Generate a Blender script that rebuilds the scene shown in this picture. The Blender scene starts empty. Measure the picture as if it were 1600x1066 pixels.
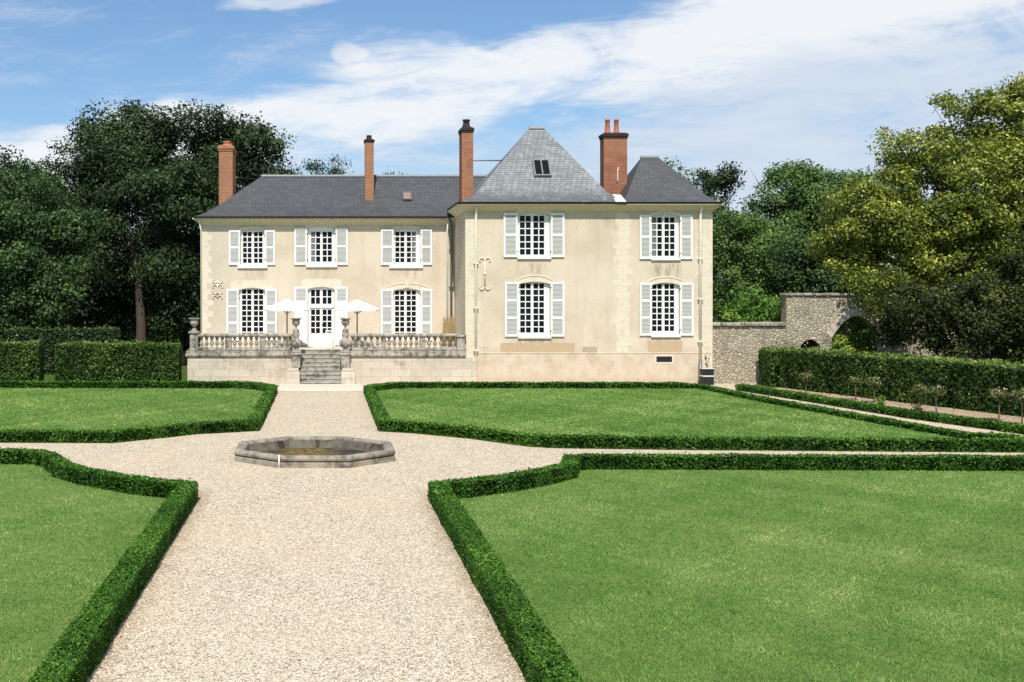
import bpy, bmesh, math, random
import numpy as np
from math import radians, sin, cos, pi, sqrt

random.seed(7)
rng = np.random.default_rng(11)
scene = bpy.context.scene
COL = scene.collection

# ---------------------------------------------------------------- survey: a pinhole at eye height H looking along +Y
F, H, CX, CY = 1850.0, 3.9, 505.0, 464.0
def wx(px, Y): return (px - CX) * Y / F
def wz(py, Y): return H - (py - CY) * Y / F

# ---------------------------------------------------------------- node helpers
def new_mat(name):
    m = bpy.data.materials.new(name); m.use_nodes = True
    nt = m.node_tree; nt.nodes.clear()
    return m, nt
class NB:
    def __init__(s, nt): s.nt = nt
    def n(s, typ, **kw):
        nd = s.nt.nodes.new(typ)
        for k, v in kw.items(): setattr(nd, k, v)
        return nd
    def link(s, a, b): s.nt.links.new(a, b)
    def put(s, sock, v):
        if isinstance(v, bpy.types.NodeSocket): s.link(v, sock)
        else:
            if isinstance(v, (tuple, list)) and len(v) == 3 and len(getattr(sock, 'default_value', [0])) == 4: v = (*v, 1)
            sock.default_value = v
    def math(s, op, a, b=0.0, c=None, clamp=False):
        nd = s.n('ShaderNodeMath', operation=op); nd.use_clamp = clamp
        s.put(nd.inputs[0], a); s.put(nd.inputs[1], b)
        if c is not None: s.put(nd.inputs[2], c)
        return nd.outputs[0]
    def mix(s, fac, a, b, blend='MIX'):
        nd = s.n('ShaderNodeMix', data_type='RGBA', blend_type=blend)
        s.put(nd.inputs[0], fac); s.put(nd.inputs[6], a); s.put(nd.inputs[7], b)
        return nd.outputs[2]
    def noise(s, vec, scale, detail=3, rough=0.55, dist=0.0, dims='3D'):
        nd = s.n('ShaderNodeTexNoise', noise_dimensions=dims)
        s.link(vec, nd.inputs['Vector']); nd.inputs['Scale'].default_value = scale
        nd.inputs['Detail'].default_value = detail; nd.inputs['Roughness'].default_value = rough
        nd.inputs['Distortion'].default_value = dist
        return nd.outputs['Fac']
    def ramp(s, fac, stops, interp='LINEAR'):
        nd = s.n('ShaderNodeValToRGB'); r = nd.color_ramp; r.interpolation = interp
        while len(r.elements) < len(stops): r.elements.new(0.5)
        for e, (p, c) in zip(r.elements, stops):
            e.position = p; e.color = (c, c, c, 1) if isinstance(c, (int, float)) else (*c, 1)
        s.link(fac, nd.inputs[0]); return nd.outputs[0]
    def step(s, v, a, b):
        nd = s.n('ShaderNodeMapRange', interpolation_type='SMOOTHSTEP')
        s.put(nd.inputs[0], v); nd.inputs[1].default_value = a; nd.inputs[2].default_value = b
        return nd.outputs[0]
    def coords(s): return s.n('ShaderNodeTexCoord').outputs['Object']
    def scale(s, vec, sc):
        nd = s.n('ShaderNodeMapping'); s.link(vec, nd.inputs[0]); nd.inputs['Scale'].default_value = sc
        return nd.outputs[0]
    def bump(s, h, strength=0.3, dist=0.02):
        nd = s.n('ShaderNodeBump'); s.put(nd.inputs['Height'], h)
        nd.inputs['Strength'].default_value = strength; nd.inputs['Distance'].default_value = dist
        return nd.outputs[0]
    def out(s, color, rough=0.8, bump=None, spec=0.3, metal=0.0):
        p = s.n('ShaderNodeBsdfPrincipled')
        s.put(p.inputs['Base Color'], color); s.put(p.inputs['Roughness'], rough)
        p.inputs['Specular IOR Level'].default_value = spec; p.inputs['Metallic'].default_value = metal
        if bump is not None: s.link(bump, p.inputs['Normal'])
        o = s.n('ShaderNodeOutputMaterial'); s.link(p.outputs[0], o.inputs[0]); return p

def M_plain(name, col, rough=0.6, var=0.12, scale=6, spec=0.3, metal=0.0, bump=0.1):
    m, nt = new_mat(name); b = NB(nt); co = b.coords()
    f = b.noise(co, scale, 4, 0.6)
    c = b.mix(f, tuple(x * (1 - var * 1.6) for x in col), tuple(min(1, x * (1 + var)) for x in col))
    b.out(c, rough, b.bump(b.noise(co, scale * 8, 2), bump, 0.01), spec, metal)
    return m

def M_stucco(name, base, base_low, stain):
    m, nt = new_mat(name); b = NB(nt); co = b.coords()
    sp = b.n('ShaderNodeSeparateXYZ'); b.link(co, sp.inputs[0])
    big = b.noise(co, 0.55, 5, 0.6, 0.6)
    c = b.mix(b.step(big, .36, .68), base, tuple(x * y for x, y in zip(base, (.86, .84, .8))))
    streak = b.noise(b.scale(co, (2.6, 2.6, .22)), 1.0, 5, 0.65)
    c = b.mix(b.math('MULTIPLY', b.step(streak, .52, .8), .45), c, stain)
    for cx_, zs_, hw, dp, am in ((9.35, 5.35, .8, .9, .6), (15.35, 5.3, .8, .9, .7), (9.35, 2.05, 1.2, .7, .7), (-3.3, 5.2, .7, .7, .4), (-.05, 5.2, .8, .8, .5), (4.0, 5.2, .8, .7, .4), (15.4, 2.1, 1.2, .6, .5), (7.0, 1.6, .6, 1.4, .5), (12.9, 7.4, .5, 1.1, .45)):
        m1 = b.step(b.math('ABSOLUTE', b.math('SUBTRACT', sp.outputs[0], cx_)), hw, hw * .55); m2 = b.math('MULTIPLY', b.step(sp.outputs[2], zs_ - dp, zs_ - dp * .3), b.step(sp.outputs[2], zs_ + .12, zs_ + .02))
        nz = b.step(b.noise(b.scale(co, (4, 4, .7)), 1.3, 5, .7), .4, .66); c = b.mix(b.math('MULTIPLY', b.math('MULTIPLY', m1, m2), b.math('MULTIPLY', nz, min(1, am * 1.35))), c, (.35, .28, .20))
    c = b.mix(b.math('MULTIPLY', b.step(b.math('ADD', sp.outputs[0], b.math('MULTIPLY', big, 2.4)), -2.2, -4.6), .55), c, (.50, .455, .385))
    low = b.step(b.math('ADD', sp.outputs[2], b.math('MULTIPLY', big, 1.0)), 2.25, 1.75)
    mot = b.noise(co, 1.7, 6, 0.68, .4)
    lowc = b.mix(b.step(mot, .35, .7), base_low, tuple(x * y for x, y in zip(base_low, (.78, .7, .62))))
    c = b.mix(b.math('MULTIPLY', low, .75), c, lowc)
    foot = b.step(b.math('ADD', sp.outputs[2], b.math('MULTIPLY', mot, .5)), .75, .3)
    c = b.mix(b.math('MULTIPLY', foot, .35), c, (.34, .29, .21))
    fine = b.noise(co, 24, 3, .6)
    c = b.mix(b.math('MULTIPLY', b.step(fine, .5, .8), .18), c, stain)
    speck = b.noise(co, 5.5, 5, .7)
    c = b.mix(b.math('MULTIPLY', b.step(speck, .63, .72), .22), c, tuple(min(1, x * 1.2) for x in base))
    b.out(c, .92, b.bump(fine, .25, .012), .15)
    return m

def M_stone(name, light, dark, amount=.5, scale=3.0, joints=None, vertical=True):
    m, nt = new_mat(name); b = NB(nt); co = b.coords()
    n1 = b.noise(co, scale, 7, .68, .5)
    n2 = b.noise(b.scale(co, (3, 3, .6)) if vertical else co, 1.6, 5, .65)
    f = b.math('ADD', b.math('MULTIPLY', n1, .6), b.math('MULTIPLY', n2, .4))
    c = b.mix(b.step(f, .62 - .3 * amount, .72 - .12 * amount), light, dark)
    n3 = b.noise(co, scale * 7, 3, .6)
    c = b.mix(b.math('MULTIPLY', b.step(n3, .5, .75), .35), c, dark)
    h = n1
    if joints:
        sp = b.n('ShaderNodeSeparateXYZ'); b.link(co, sp.inputs[0])
        cb = b.n('ShaderNodeCombineXYZ'); b.link(b.math('ADD', sp.outputs[0], sp.outputs[1]), cb.inputs[0]); b.link(sp.outputs[2], cb.inputs[1])
        br = b.n('ShaderNodeTexBrick'); b.link(cb.outputs[0], br.inputs[0]); br.inputs['Scale'].default_value = 1
        br.inputs['Brick Width'].default_value = joints[0]; br.inputs['Row Height'].default_value = joints[1]
        br.inputs['Mortar Size'].default_value = .012
        br.inputs['Color1'].default_value = (1, 1, 1, 1); br.inputs['Color2'].default_value = (.82, .8, .78, 1); br.inputs['Mortar'].default_value = (.62, .58, .52, 1)
        c = b.mix(.7, c, br.outputs[0], 'MULTIPLY')
    b.out(c, .93, b.bump(b.math('ADD', h, b.math('MULTIPLY', n3, .4)), .5, .03), .15)
    return m

def M_courses(name, c1, c2, mortar, bw, rh, ms, tint=None, rough=.8, spec=.3, bump=.4, big=.5, fade=None):
    m, nt = new_mat(name); b = NB(nt); co = b.coords()
    sp = b.n('ShaderNodeSeparateXYZ'); b.link(co, sp.inputs[0])
    cb = b.n('ShaderNodeCombineXYZ'); b.link(b.math('ADD', sp.outputs[0], sp.outputs[1]), cb.inputs[0]); b.link(sp.outputs[2], cb.inputs[1])
    br = b.n('ShaderNodeTexBrick'); b.link(cb.outputs[0], br.inputs[0])
    br.inputs['Scale'].default_value = 1; br.inputs['Brick Width'].default_value = bw; br.inputs['Row Height'].default_value = rh
    br.inputs['Mortar Size'].default_value = ms; br.inputs['Bias'].default_value = 0.0
    br.inputs['Color1'].default_value = (*c1, 1); br.inputs['Color2'].default_value = (*c2, 1); br.inputs['Mortar'].default_value = (*mortar, 1)
    c = br.outputs[0]
    n = b.noise(co, .9, 6, .68, .4)
    c = b.mix(b.math('MULTIPLY', b.step(n, .42, .7), big), c, tint or tuple(x * .6 for x in c1))
    n2 = b.noise(co, 9, 4, .65)
    c = b.mix(b.math('MULTIPLY', b.step(n2, .5, .75), .3), c, tuple(x * 1.35 for x in c2))
    if fade:
        c = b.mix(b.math('MULTIPLY', b.step(b.math('ADD', sp.outputs[2], b.math('MULTIPLY', b.noise(co, 1.6, 5, .7), 1.1)), fade[0], fade[1]), .8), c, fade[2])
        n8 = b.noise(b.scale(co, (1.5, 1.5, .5)), 2.2, 6, .75); c = b.mix(b.math('MULTIPLY', b.step(n8, .52, .72), .4), c, (.47, .48, .46))
    b.out(c, rough, b.bump(b.math('ADD', br.outputs[1], b.math('MULTIPLY', n2, -.6)), -bump, .02), spec)
    return m

def M_rubble(name):
    m, nt = new_mat(name); b = NB(nt); co = b.coords()
    w = b.n('ShaderNodeTexNoise'); b.link(co, w.inputs[0]); w.inputs['Scale'].default_value = 3
    cs = b.mix(.08, b.scale(co, (1, 1, 1.5)), w.outputs['Color'])
    v = b.n('ShaderNodeTexVoronoi', feature='F1'); b.link(cs, v.inputs[0]); v.inputs['Scale'].default_value = 6.4
    e = b.n('ShaderNodeTexVoronoi', feature='DISTANCE_TO_EDGE'); b.link(cs, e.inputs[0]); e.inputs['Scale'].default_value = 6.4
    sp = b.n('ShaderNodeSeparateColor'); b.link(v.outputs['Color'], sp.inputs[0])
    c = b.ramp(sp.outputs[0], [(0, (.22, .18, .12)), (.4, (.36, .30, .21)), (.75, (.46, .39, .28)), (1, (.55, .48, .37))])
    c = b.mix(.5, c, b.mix(b.noise(co, 9, 5, .7), (.24, .20, .14), (.78, .70, .55))); c = b.mix(b.step(e.outputs[0], .08, .01), c, (.36, .305, .22))
    n = b.noise(co, .7, 6, .7)
    c = b.mix(b.math('MULTIPLY', b.step(n, .5, .72), .6), c, (.10, .095, .08))
    b.out(c, .95, b.bump(b.math('MINIMUM', e.outputs[0], .16), .9, .25), .1)
    return m

def M_gravel(name, tone=(1.06, 1.0, .91), sc=54, edge=False):
    m, nt = new_mat(name); b = NB(nt); co = b.coords()
    v = b.n('ShaderNodeTexVoronoi', feature='F1'); b.link(co, v.inputs[0]); v.inputs['Scale'].default_value = sc
    v2 = b.n('ShaderNodeTexVoronoi', feature='F1'); b.link(co, v2.inputs[0]); v2.inputs['Scale'].default_value = sc * .42
    sp = b.n('ShaderNodeSeparateColor'); b.link(v.outputs['Color'], sp.inputs[0])
    t = lambda c: tuple(x * y for x, y in zip(c, tone))
    c = b.ramp(sp.outputs[0], [(0, t((.09, .075, .055))), (.23, t((.42, .36, .28))), (.58, t((.72, .65, .54))), (.88, t((.90, .85, .75))), (1, t((.40, .30, .20)))])
    sp2 = b.n('ShaderNodeSeparateColor'); b.link(v2.outputs['Color'], sp2.inputs[0])
    c = b.mix(b.math('MULTIPLY', b.step(sp2.outputs[1], .68, .9), .55), c, t((.30, .25, .19)))
    c = b.mix(b.math('MULTIPLY', b.step(v.outputs[0], .48, .78), .65), c, t((.18, .145, .10)))
    n = b.noise(co, .35, 5, .65)
    c = b.mix(b.math('MULTIPLY', b.step(n, .42, .66), .28), c, t((.60, .50, .36)))
    n2 = b.noise(co, 2.4, 5, .7)
    c = b.mix(b.math('MULTIPLY', b.step(n2, .52, .75), .22), c, t((.40, .33, .25)))
    if edge:                                                # moss, soil and litter along the foot of the hedges
        sx = b.n('ShaderNodeSeparateXYZ'); b.link(co, sx.inputs[0])
        d = b.math('ABSOLUTE', b.math('ADD', sx.outputs[0], .16)); n6 = b.noise(co, 1.9, 5, .7)
        f = b.math('MULTIPLY', b.step(b.math('ADD', d, b.math('MULTIPLY', n6, .75)), 2.28, 2.62), b.step(sx.outputs[1], 24.5, 23.0))
        c = b.mix(b.math('MULTIPLY', f, .6), c, (.27, .19, .11))
        n7 = b.noise(b.scale(co, (1.6, .22, 1)), 1.0, 4, .6); c = b.mix(b.math('MULTIPLY', b.step(n7, .5, .7), .16), c, (.36, .31, .25))
    b.out(c, .95, b.bump(v.outputs[0], -.8, .03), .1)
    return m

def M_lawn(name, a, bcol, dry):
    m, nt = new_mat(name); b = NB(nt); co = b.coords()
    n1 = b.noise(co, .42, 6, .68, .8)
    n2 = b.noise(b.scale(co, (1, 1.3, 1)), 5, 6, .75)
    n3 = b.noise(co, 55, 3, .7)
    c = b.mix(b.step(n1, .36, .64), a, bcol); n4 = b.noise(co, .17, 4, .6, 1.2); c = b.mix(b.math('MULTIPLY', b.step(n4, .5, .68), .28), c, dry); n5 = b.noise(co, 1.4, 4, .65, .5); c = b.mix(b.math('MULTIPLY', b.step(n5, .50, .68), .6), c, (.06, .205, .030))
    c = b.mix(b.math('MULTIPLY', b.step(n2, .46, .7), .6), c, dry)
    c = b.mix(b.math('MULTIPLY', b.step(n3, .48, .7), .55), c, tuple(x * .35 for x in a))
    b.out(c, .95, b.bump(b.math('ADD', n3, n2), .9, .05), .08)
    return m

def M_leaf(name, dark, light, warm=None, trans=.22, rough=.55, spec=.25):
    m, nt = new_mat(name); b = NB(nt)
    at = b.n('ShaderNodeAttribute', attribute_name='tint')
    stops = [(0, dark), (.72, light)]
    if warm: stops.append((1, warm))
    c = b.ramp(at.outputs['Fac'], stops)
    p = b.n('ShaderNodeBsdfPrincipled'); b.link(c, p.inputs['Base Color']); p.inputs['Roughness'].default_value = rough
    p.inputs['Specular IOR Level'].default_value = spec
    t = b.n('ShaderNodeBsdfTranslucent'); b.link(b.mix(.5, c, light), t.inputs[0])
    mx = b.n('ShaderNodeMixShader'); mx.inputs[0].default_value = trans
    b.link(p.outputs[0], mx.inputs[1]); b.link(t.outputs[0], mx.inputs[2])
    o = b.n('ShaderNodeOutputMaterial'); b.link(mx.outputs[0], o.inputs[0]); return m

def M_bark(name, c):
    m, nt = new_mat(name); b = NB(nt); co = b.coords()
    n = b.noise(b.scale(co, (6, 6, 1.1)), 2, 6, .7)
    b.out(b.mix(n, tuple(x * .45 for x in c), tuple(x * 1.3 for x in c)), .95, b.bump(n, .8, .06), .1); return m

def M_moss(name):
    m, nt = new_mat(name); b = NB(nt); co = b.coords(); sp = b.n('ShaderNodeSeparateXYZ'); b.link(co, sp.inputs[0])
    n = b.noise(co, 2.2, 6, .7, .6)
    d = b.math('ABSOLUTE', b.math('ADD', sp.outputs[0], .45))
    f = b.math('MULTIPLY', b.step(b.math('ADD', d, b.math('MULTIPLY', n, 1.2)), 1.7, .6), 1.0)
    c = b.mix(b.step(n, .35, .7), (.085, .07, .045), (.03, .028, .02))
    c = b.mix(b.math('MULTIPLY', f, b.step(b.noise(co, 5, 5, .7), .38, .62)), c, (.26, .165, .03))
    b.out(c, .9, b.bump(n, .6, .04), .2); return m
def M_white(name, v=.80):
    m, nt = new_mat(name); b = NB(nt); co = b.coords()
    n = b.noise(co, 3.5, 5, .65)
    c = b.mix(b.step(n, .45, .75), (v, v, v * .975), (v * .88, v * .88, v * .84))
    b.out(c, .5, b.bump(b.noise(b.scale(co, (8, 8, 1.5)), 4, 3), .08, .01), .3); return m

def M_glass(name):
    m, nt = new_mat(name); b = NB(nt); co = b.coords()
    n = b.noise(co, 1.3, 3, .6)
    b.out(b.mix(n, (.004, .005, .006), (.018, .02, .022)), .12, b.bump(n, .05, .02), .07); return m  # uneven base colour puts faint window reflections into the glass

MT = {}
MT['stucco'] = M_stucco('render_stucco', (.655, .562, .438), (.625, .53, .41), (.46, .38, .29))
MT['quoin'] = M_stone('dressed_limestone', (.69, .62, .485), (.55, .475, .35), .42, 3.2)
MT['cornice'] = M_stone('cornice_stone', (.63, .56, .41), (.48, .41, .27), .3, 1.4)
MT['terrace_wall'] = M_stone('terrace_masonry', (.60, .53, .43), (.40, .335, .255), .40, 1.3, joints=(.9, .34))
MT['balustrade'] = M_stone('lichened_stone', (.44, .39, .325), (.085, .078, .068), .68, 3.4)
MT['baluster'] = M_stone('baluster_stone', (.42, .37, .30), (.10, .09, .075), .62, 4.5)
MT['pale_stone'] = M_stone('pale_paving', (.62, .56, .46), (.42, .37, .29), .25, 2)
MT['steps'] = M_stone('step_stone', (.40, .37, .31), (.10, .095, .085), .6, 4, vertical=False)
MT['basin'] = M_stone('basin_stone', (.35, .31, .245), (.10, .09, .075), .66, 3.4, vertical=False)
MT['moss'] = M_moss('mossy_basin_floor')
MT['basin_in'] = M_stone('basin_lining', (.16, .14, .105), (.04, .036, .03), .6, 2.6)
MT['rubble'] = M_rubble('rubble_masonry')
MT['brick'] = M_courses('chimney_brick', (.36, .125, .06), (.26, .085, .045), (.33, .24, .17), .22, .075, .01, (.15, .055, .035), .9, .15)
MT['brick_orange'] = M_courses('orange_chimney_brick', (.38, .145, .065), (.28, .10, .05), (.36, .265, .18), .22, .075, .011, (.24, .12, .08), .9, .15)
MT['slate'] = M_courses('blue_slate', (.068, .070, .074), (.098, .10, .104), (.033, .034, .036), .2, .085, .007, (.045, .047, .052), .55, .35)
MT['old_slate'] = M_courses('weathered_slate', (.19, .205, .21), (.31, .33, .33), (.085, .09, .095), .24, .11, .014, (.13, .14, .145), .7, .3, .5, .7, (9.5, 8.75, (.085, .09, .098)))
MT['white'] = M_white('white_paint'); MT['louvre'] = M_plain('grey_louvre_paint', (.48, .48, .44), .6, .06)
MT['glass'] = M_glass('dark_glazing')
MT['curtain'] = M_plain('grey_curtain', (.16, .17, .17), .9, .2)
MT['zinc'] = M_plain('zinc', (.19, .2, .2), .45, .25, 4, .5, .3)
MT['gutter'] = M_plain('dark_gutter', (.018, .018, .02), .5, .2)
MT['pipe_cream'] = M_plain('cream_pipe_paint', (.84, .80, .68), .5, .04)
MT['soot'] = M_plain('sooty_cap', (.04, .03, .026), .9, .4, 5)
MT['terracotta'] = M_plain('terracotta', (.48, .15, .07), .8, .25, 7)
MT['lead'] = M_plain('white_flashing', (.62, .62, .60), .6, .1)
MT['iron'] = M_plain('dark_iron', (.02, .02, .022), .6, .3)
MT['anchor'] = M_plain('pale_anchor_paint', (.72, .65, .50), .7, .2, 9)
MT['patch_brown'] = M_stone('brown_patch', (.50, .38, .245), (.36, .27, .175), .35, 1.8)
MT['patch_grey'] = M_stone('grey_patch', (.42, .36, .265), (.33, .275, .2), .35, 3)
MT['canvas'] = M_plain('white_canvas', (.82, .82, .80), .85, .04)
MT['wood_dark'] = M_plain('dark_wood', (.055, .03, .018), .6, .3, 6)
MT['wood_tan'] = M_plain('tan_wood', (.29, .205, .085), .7, .25, 8)
MT['soil'] = M_gravel('bed_soil', (.78, .66, .56), 26)
MT['gravel'] = M_gravel('gravel_stones', edge=True)
MT['lawn'] = M_lawn('lawn_turf', (.14, .265, .052), (.235, .335, .09), (.33, .37, .12))
MT['meadow'] = M_lawn('rough_grass', (.075, .11, .02), (.10, .15, .025), (.13, .14, .05))
MT['blade'] = M_leaf('grass_blade', (.085, .200, .034), (.27, .42, .105), (.52, .57, .22), .3, .6, .15)
MT['box_leaf'] = M_leaf('box_leaf', (.006, .026, .004), (.060, .165, .014), (.17, .33, .045), .18, .5, .2)
MT['box_core'] = M_plain('hedge_core', (.007, .013, .004), .95, .3, 8, .05)
MT['hornbeam'] = M_leaf('hornbeam_leaf', (.011, .032, .006), (.072, .140, .022), (.23, .30, .07), .2)
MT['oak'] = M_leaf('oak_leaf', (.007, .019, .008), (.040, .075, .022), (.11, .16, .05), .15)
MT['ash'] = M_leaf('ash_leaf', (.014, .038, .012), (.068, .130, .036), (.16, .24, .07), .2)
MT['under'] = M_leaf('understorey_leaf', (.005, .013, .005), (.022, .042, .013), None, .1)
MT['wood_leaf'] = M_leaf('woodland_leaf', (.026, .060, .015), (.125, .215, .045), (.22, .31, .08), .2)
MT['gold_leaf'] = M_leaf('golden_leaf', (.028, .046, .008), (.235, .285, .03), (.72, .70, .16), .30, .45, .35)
MT['painted_shade_leaf'] = M_leaf('leaf_with_painted_shade', (.010, .017, .004), (.048, .066, .013), (.17, .18, .035), .2)  # shade of the golden tree's lower crown put into the leaf colour
MT['bright_leaf'] = M_leaf('bright_shrub_leaf', (.035, .10, .014), (.14, .29, .04), (.34, .38, .05), .25)
MT['rose_leaf'] = M_leaf('rose_leaf', (.035, .05, .012), (.12, .15, .04), (.30, .27, .13), .2)
MT['flower'] = M_plain('cream_petals', (.62, .52, .30), .8, .1)
MT['bark'] = M_bark('oak_bark', (.085, .07, .055)); MT['bark_d'] = M_bark('dark_bark', (.04, .034, .028))
MT['stem'] = M_bark('pale_stem', (.22, .18, .12))

# ---------------------------------------------------------------- mesh helpers
class MB:
    def __init__(s): s.v = []; s.f = []; s.m = []; s.mi = 0; s.sm = []; s.smooth = False
    def face(s, pts):
        i = len(s.v); s.v += [tuple(p) for p in pts]; s.f.append(tuple(range(i, i + len(pts)))); s.m.append(s.mi); s.sm.append(s.smooth)
    def grid(s, rows, closed=True, caps=False):
        i = len(s.v); n = len(rows[0])
        for r in rows: s.v += [tuple(p) for p in r]
        for a in range(len(rows) - 1):
            for b in range(n if closed else n - 1):
                c = (b + 1) % n
                s.f.append((i + a * n + b, i + a * n + c, i + (a + 1) * n + c, i + (a + 1) * n + b)); s.m.append(s.mi); s.sm.append(s.smooth)
        if caps:
            s.f.append(tuple(i + b for b in reversed(range(n)))); s.m.append(s.mi); s.sm.append(False)
            k = i + (len(rows) - 1) * n; s.f.append(tuple(k + b for b in range(n))); s.m.append(s.mi); s.sm.append(False)
    def box(s, x0, x1, y0, y1, z0, z1, taper=0.0, tx=None):
        a = taper if tx is None else tx
        s.grid([[(x0, y0, z0), (x1, y0, z0), (x1, y1, z0), (x0, y1, z0)],
                [(x0 + a, y0 + taper, z1), (x1 - a, y0 + taper, z1), (x1 - a, y1 - taper, z1), (x0 + a, y1 - taper, z1)]], True, True)
    def bbox(s, x0, x1, y0, y1, z0, z1, b=.015):      # bevelled box
        def ring(z, i): return [(x0+i+b,y0+i,z),(x1-i-b,y0+i,z),(x1-i,y0+i+b,z),(x1-i,y1-i-b,z),(x1-i-b,y1-i,z),(x0+i+b,y1-i,z),(x0+i,y1-i-b,z),(x0+i,y0+i+b,z)]
        s.grid([ring(z0, b), ring(z0 + b, 0), ring(z1 - b, 0), ring(z1, b)], True, True)
    def lathe(s, cx, cy, prof, n=12, phase=0.0):
        sm = s.smooth; s.smooth = n > 8
        s.grid([[(cx + r * cos(phase + 2 * pi * k / n), cy + r * sin(phase + 2 * pi * k / n), z) for k in range(n)] for r, z in prof], True, True)
        s.smooth = sm
    def tube(s, pts, radii, n=6):
        P = [np.array(p, float) for p in pts]; rows = []
        if not hasattr(radii, '__len__'): radii = [radii] * len(P)
        ref = np.array([0.31, .77, .2])
        for i, p in enumerate(P):
            d = P[min(i + 1, len(P) - 1)] - P[max(i - 1, 0)]; d = d / (np.linalg.norm(d) + 1e-9)
            r0 = ref if abs(d @ ref) < .85 else np.array([.9, -.1, .1])
            a = np.cross(d, r0); a /= np.linalg.norm(a); b = np.cross(d, a)
            rows.append([tuple(p + radii[i] * (cos(2 * pi * k / n) * a + sin(2 * pi * k / n) * b)) for k in range(n)])
        sm = s.smooth; s.smooth = True; s.grid(rows, True, True); s.smooth = sm
    def sweep(s, path, prof, closed=False):
        """path: 2D points; prof: closed loop of (offset to the left of travel, z)"""
        O = miter(path, closed); rows = []
        for p, nrm in zip(path, O):
            rows.append([(p[0] + nrm[0] * d, p[1] + nrm[1] * d, z) for d, z in prof])
        if closed: rows.append(rows[0])
        s.grid(rows, True, not closed)
    def prism_y(s, pts, y0, y1):                        # outline in XZ, extruded along Y
        s.grid([[(x, y0, z) for x, z in pts], [(x, y1, z) for x, z in pts]], True, True)
    def plate(s, x0, x1, z0, z1, y, holes, depth=.2, back=False):
        """vertical sheet facing -Y with rectangular or arched holes (x0,x1,z0,z1,rise) and their reveals"""
        xs = sorted({x0, x1, *[h[0] for h in holes], *[h[1] for h in holes]}); zs = sorted({z0, z1, *[h[2] for h in holes], *[h[3] for h in holes]})
        for a, b in zip(xs, xs[1:]):
            for c, d in zip(zs, zs[1:]):
                mx, mz = (a + b) / 2, (c + d) / 2
                if any(h[0] < mx < h[1] and h[2] < mz < h[3] for h in holes): continue
                s.face([(a, y, c), (b, y, c), (b, y, d), (a, y, d)])
        for h in holes:
            a, b, c, d = h[:4]; rise = h[4] if len(h) > 4 else 0
            if rise:
                N = 12; arc = [(a + (b - a) * k / N, d - rise + rise * (1 - (2 * k / N - 1) ** 2)) for k in range(N + 1)]
            else: arc = [(a, d), (b, d)]
            for p, q in zip(arc, arc[1:]):
                if rise: s.face([(p[0], y, p[1]), (q[0], y, q[1]), (q[0], y, d + 1e-4), (p[0], y, d + 1e-4)])
                s.face([(p[0], y, p[1]), (p[0], y + depth, p[1]), (q[0], y + depth, q[1]), (q[0], y, q[1])])
            s.face([(a, y, c), (a, y + depth, c), (a, y + depth, arc[0][1]), (a, y, arc[0][1])])
            s.face([(b, y, c), (b, y, arc[-1][1]), (b, y + depth, arc[-1][1]), (b, y + depth, c)])
            s.face([(a, y, c), (b, y, c), (b, y + depth, c), (a, y + depth, c)])
    def build(s, name, mats, parent=None, normals=True):
        me = bpy.data.meshes.new(name); me.from_pydata(s.v, [], s.f)
        if not isinstance(mats, (list, tuple)): mats = [mats]
        for m in mats: me.materials.append(MT[m])
        me.polygons.foreach_set('material_index', s.m); me.polygons.foreach_set('use_smooth', s.sm)
        if normals:
            bm = bmesh.new(); bm.from_mesh(me); bmesh.ops.recalc_face_normals(bm, faces=bm.faces); bm.to_mesh(me); bm.free()
        me.update(); return link(name, me, parent)

def miter(path, closed=False):
    n = len(path); out = []
    for i in range(n):
        def nr(a, b):
            dx, dy = b[0] - a[0], b[1] - a[1]; L = math.hypot(dx, dy) or 1; return (-dy / L, dx / L)
        pv = nr(path[i - 1], path[i]) if (i > 0 or closed) else None
        nx = nr(path[i], path[(i + 1) % n]) if (i < n - 1 or closed) else None
        if pv is None: out.append(nx); continue
        if nx is None: out.append(pv); continue
        bx, by = pv[0] + nx[0], pv[1] + nx[1]; k = 2 / max(bx * bx + by * by, .35)
        out.append((bx * k, by * k))
    return out

def world_loc(o):
    return np.array(o['_loc']) if '_loc' in o else np.zeros(3)
def link(name, me, parent=None):
    o = bpy.data.objects.new(name, me); COL.objects.link(o)
    if parent is not None:
        o.parent = parent
        # meshes are written in world coordinates; undo the root's own offset
        r = parent
        if r.parent is None: o.location = tuple(-x for x in r.location)
    return o
def thing(name, label, cat, loc=(0, 0, 0), group=None):
    o = bpy.data.objects.new(name, None); COL.objects.link(o); o.empty_display_size = .3
    o.location = loc; o['label'] = label; o['category'] = cat
    if group: o['group'] = group
    return o
def tag(o, label, cat, group=None):
    o['label'] = label; o['category'] = cat
    if group: o['group'] = group
    return o
def struct(o): o['kind'] = 'structure'; return o
def stuff(o, label, cat): o['kind'] = 'stuff'; return tag(o, label, cat)
def copy_tree(root, loc, label=None):
    r = root.copy(); COL.objects.link(r); r.location = loc
    if label: r['label'] = label
    for ch in root.children:
        c = ch.copy(); COL.objects.link(c); c.parent = r
        for g in ch.children:
            d = g.copy(); COL.objects.link(d); d.parent = c
    return r

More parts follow.
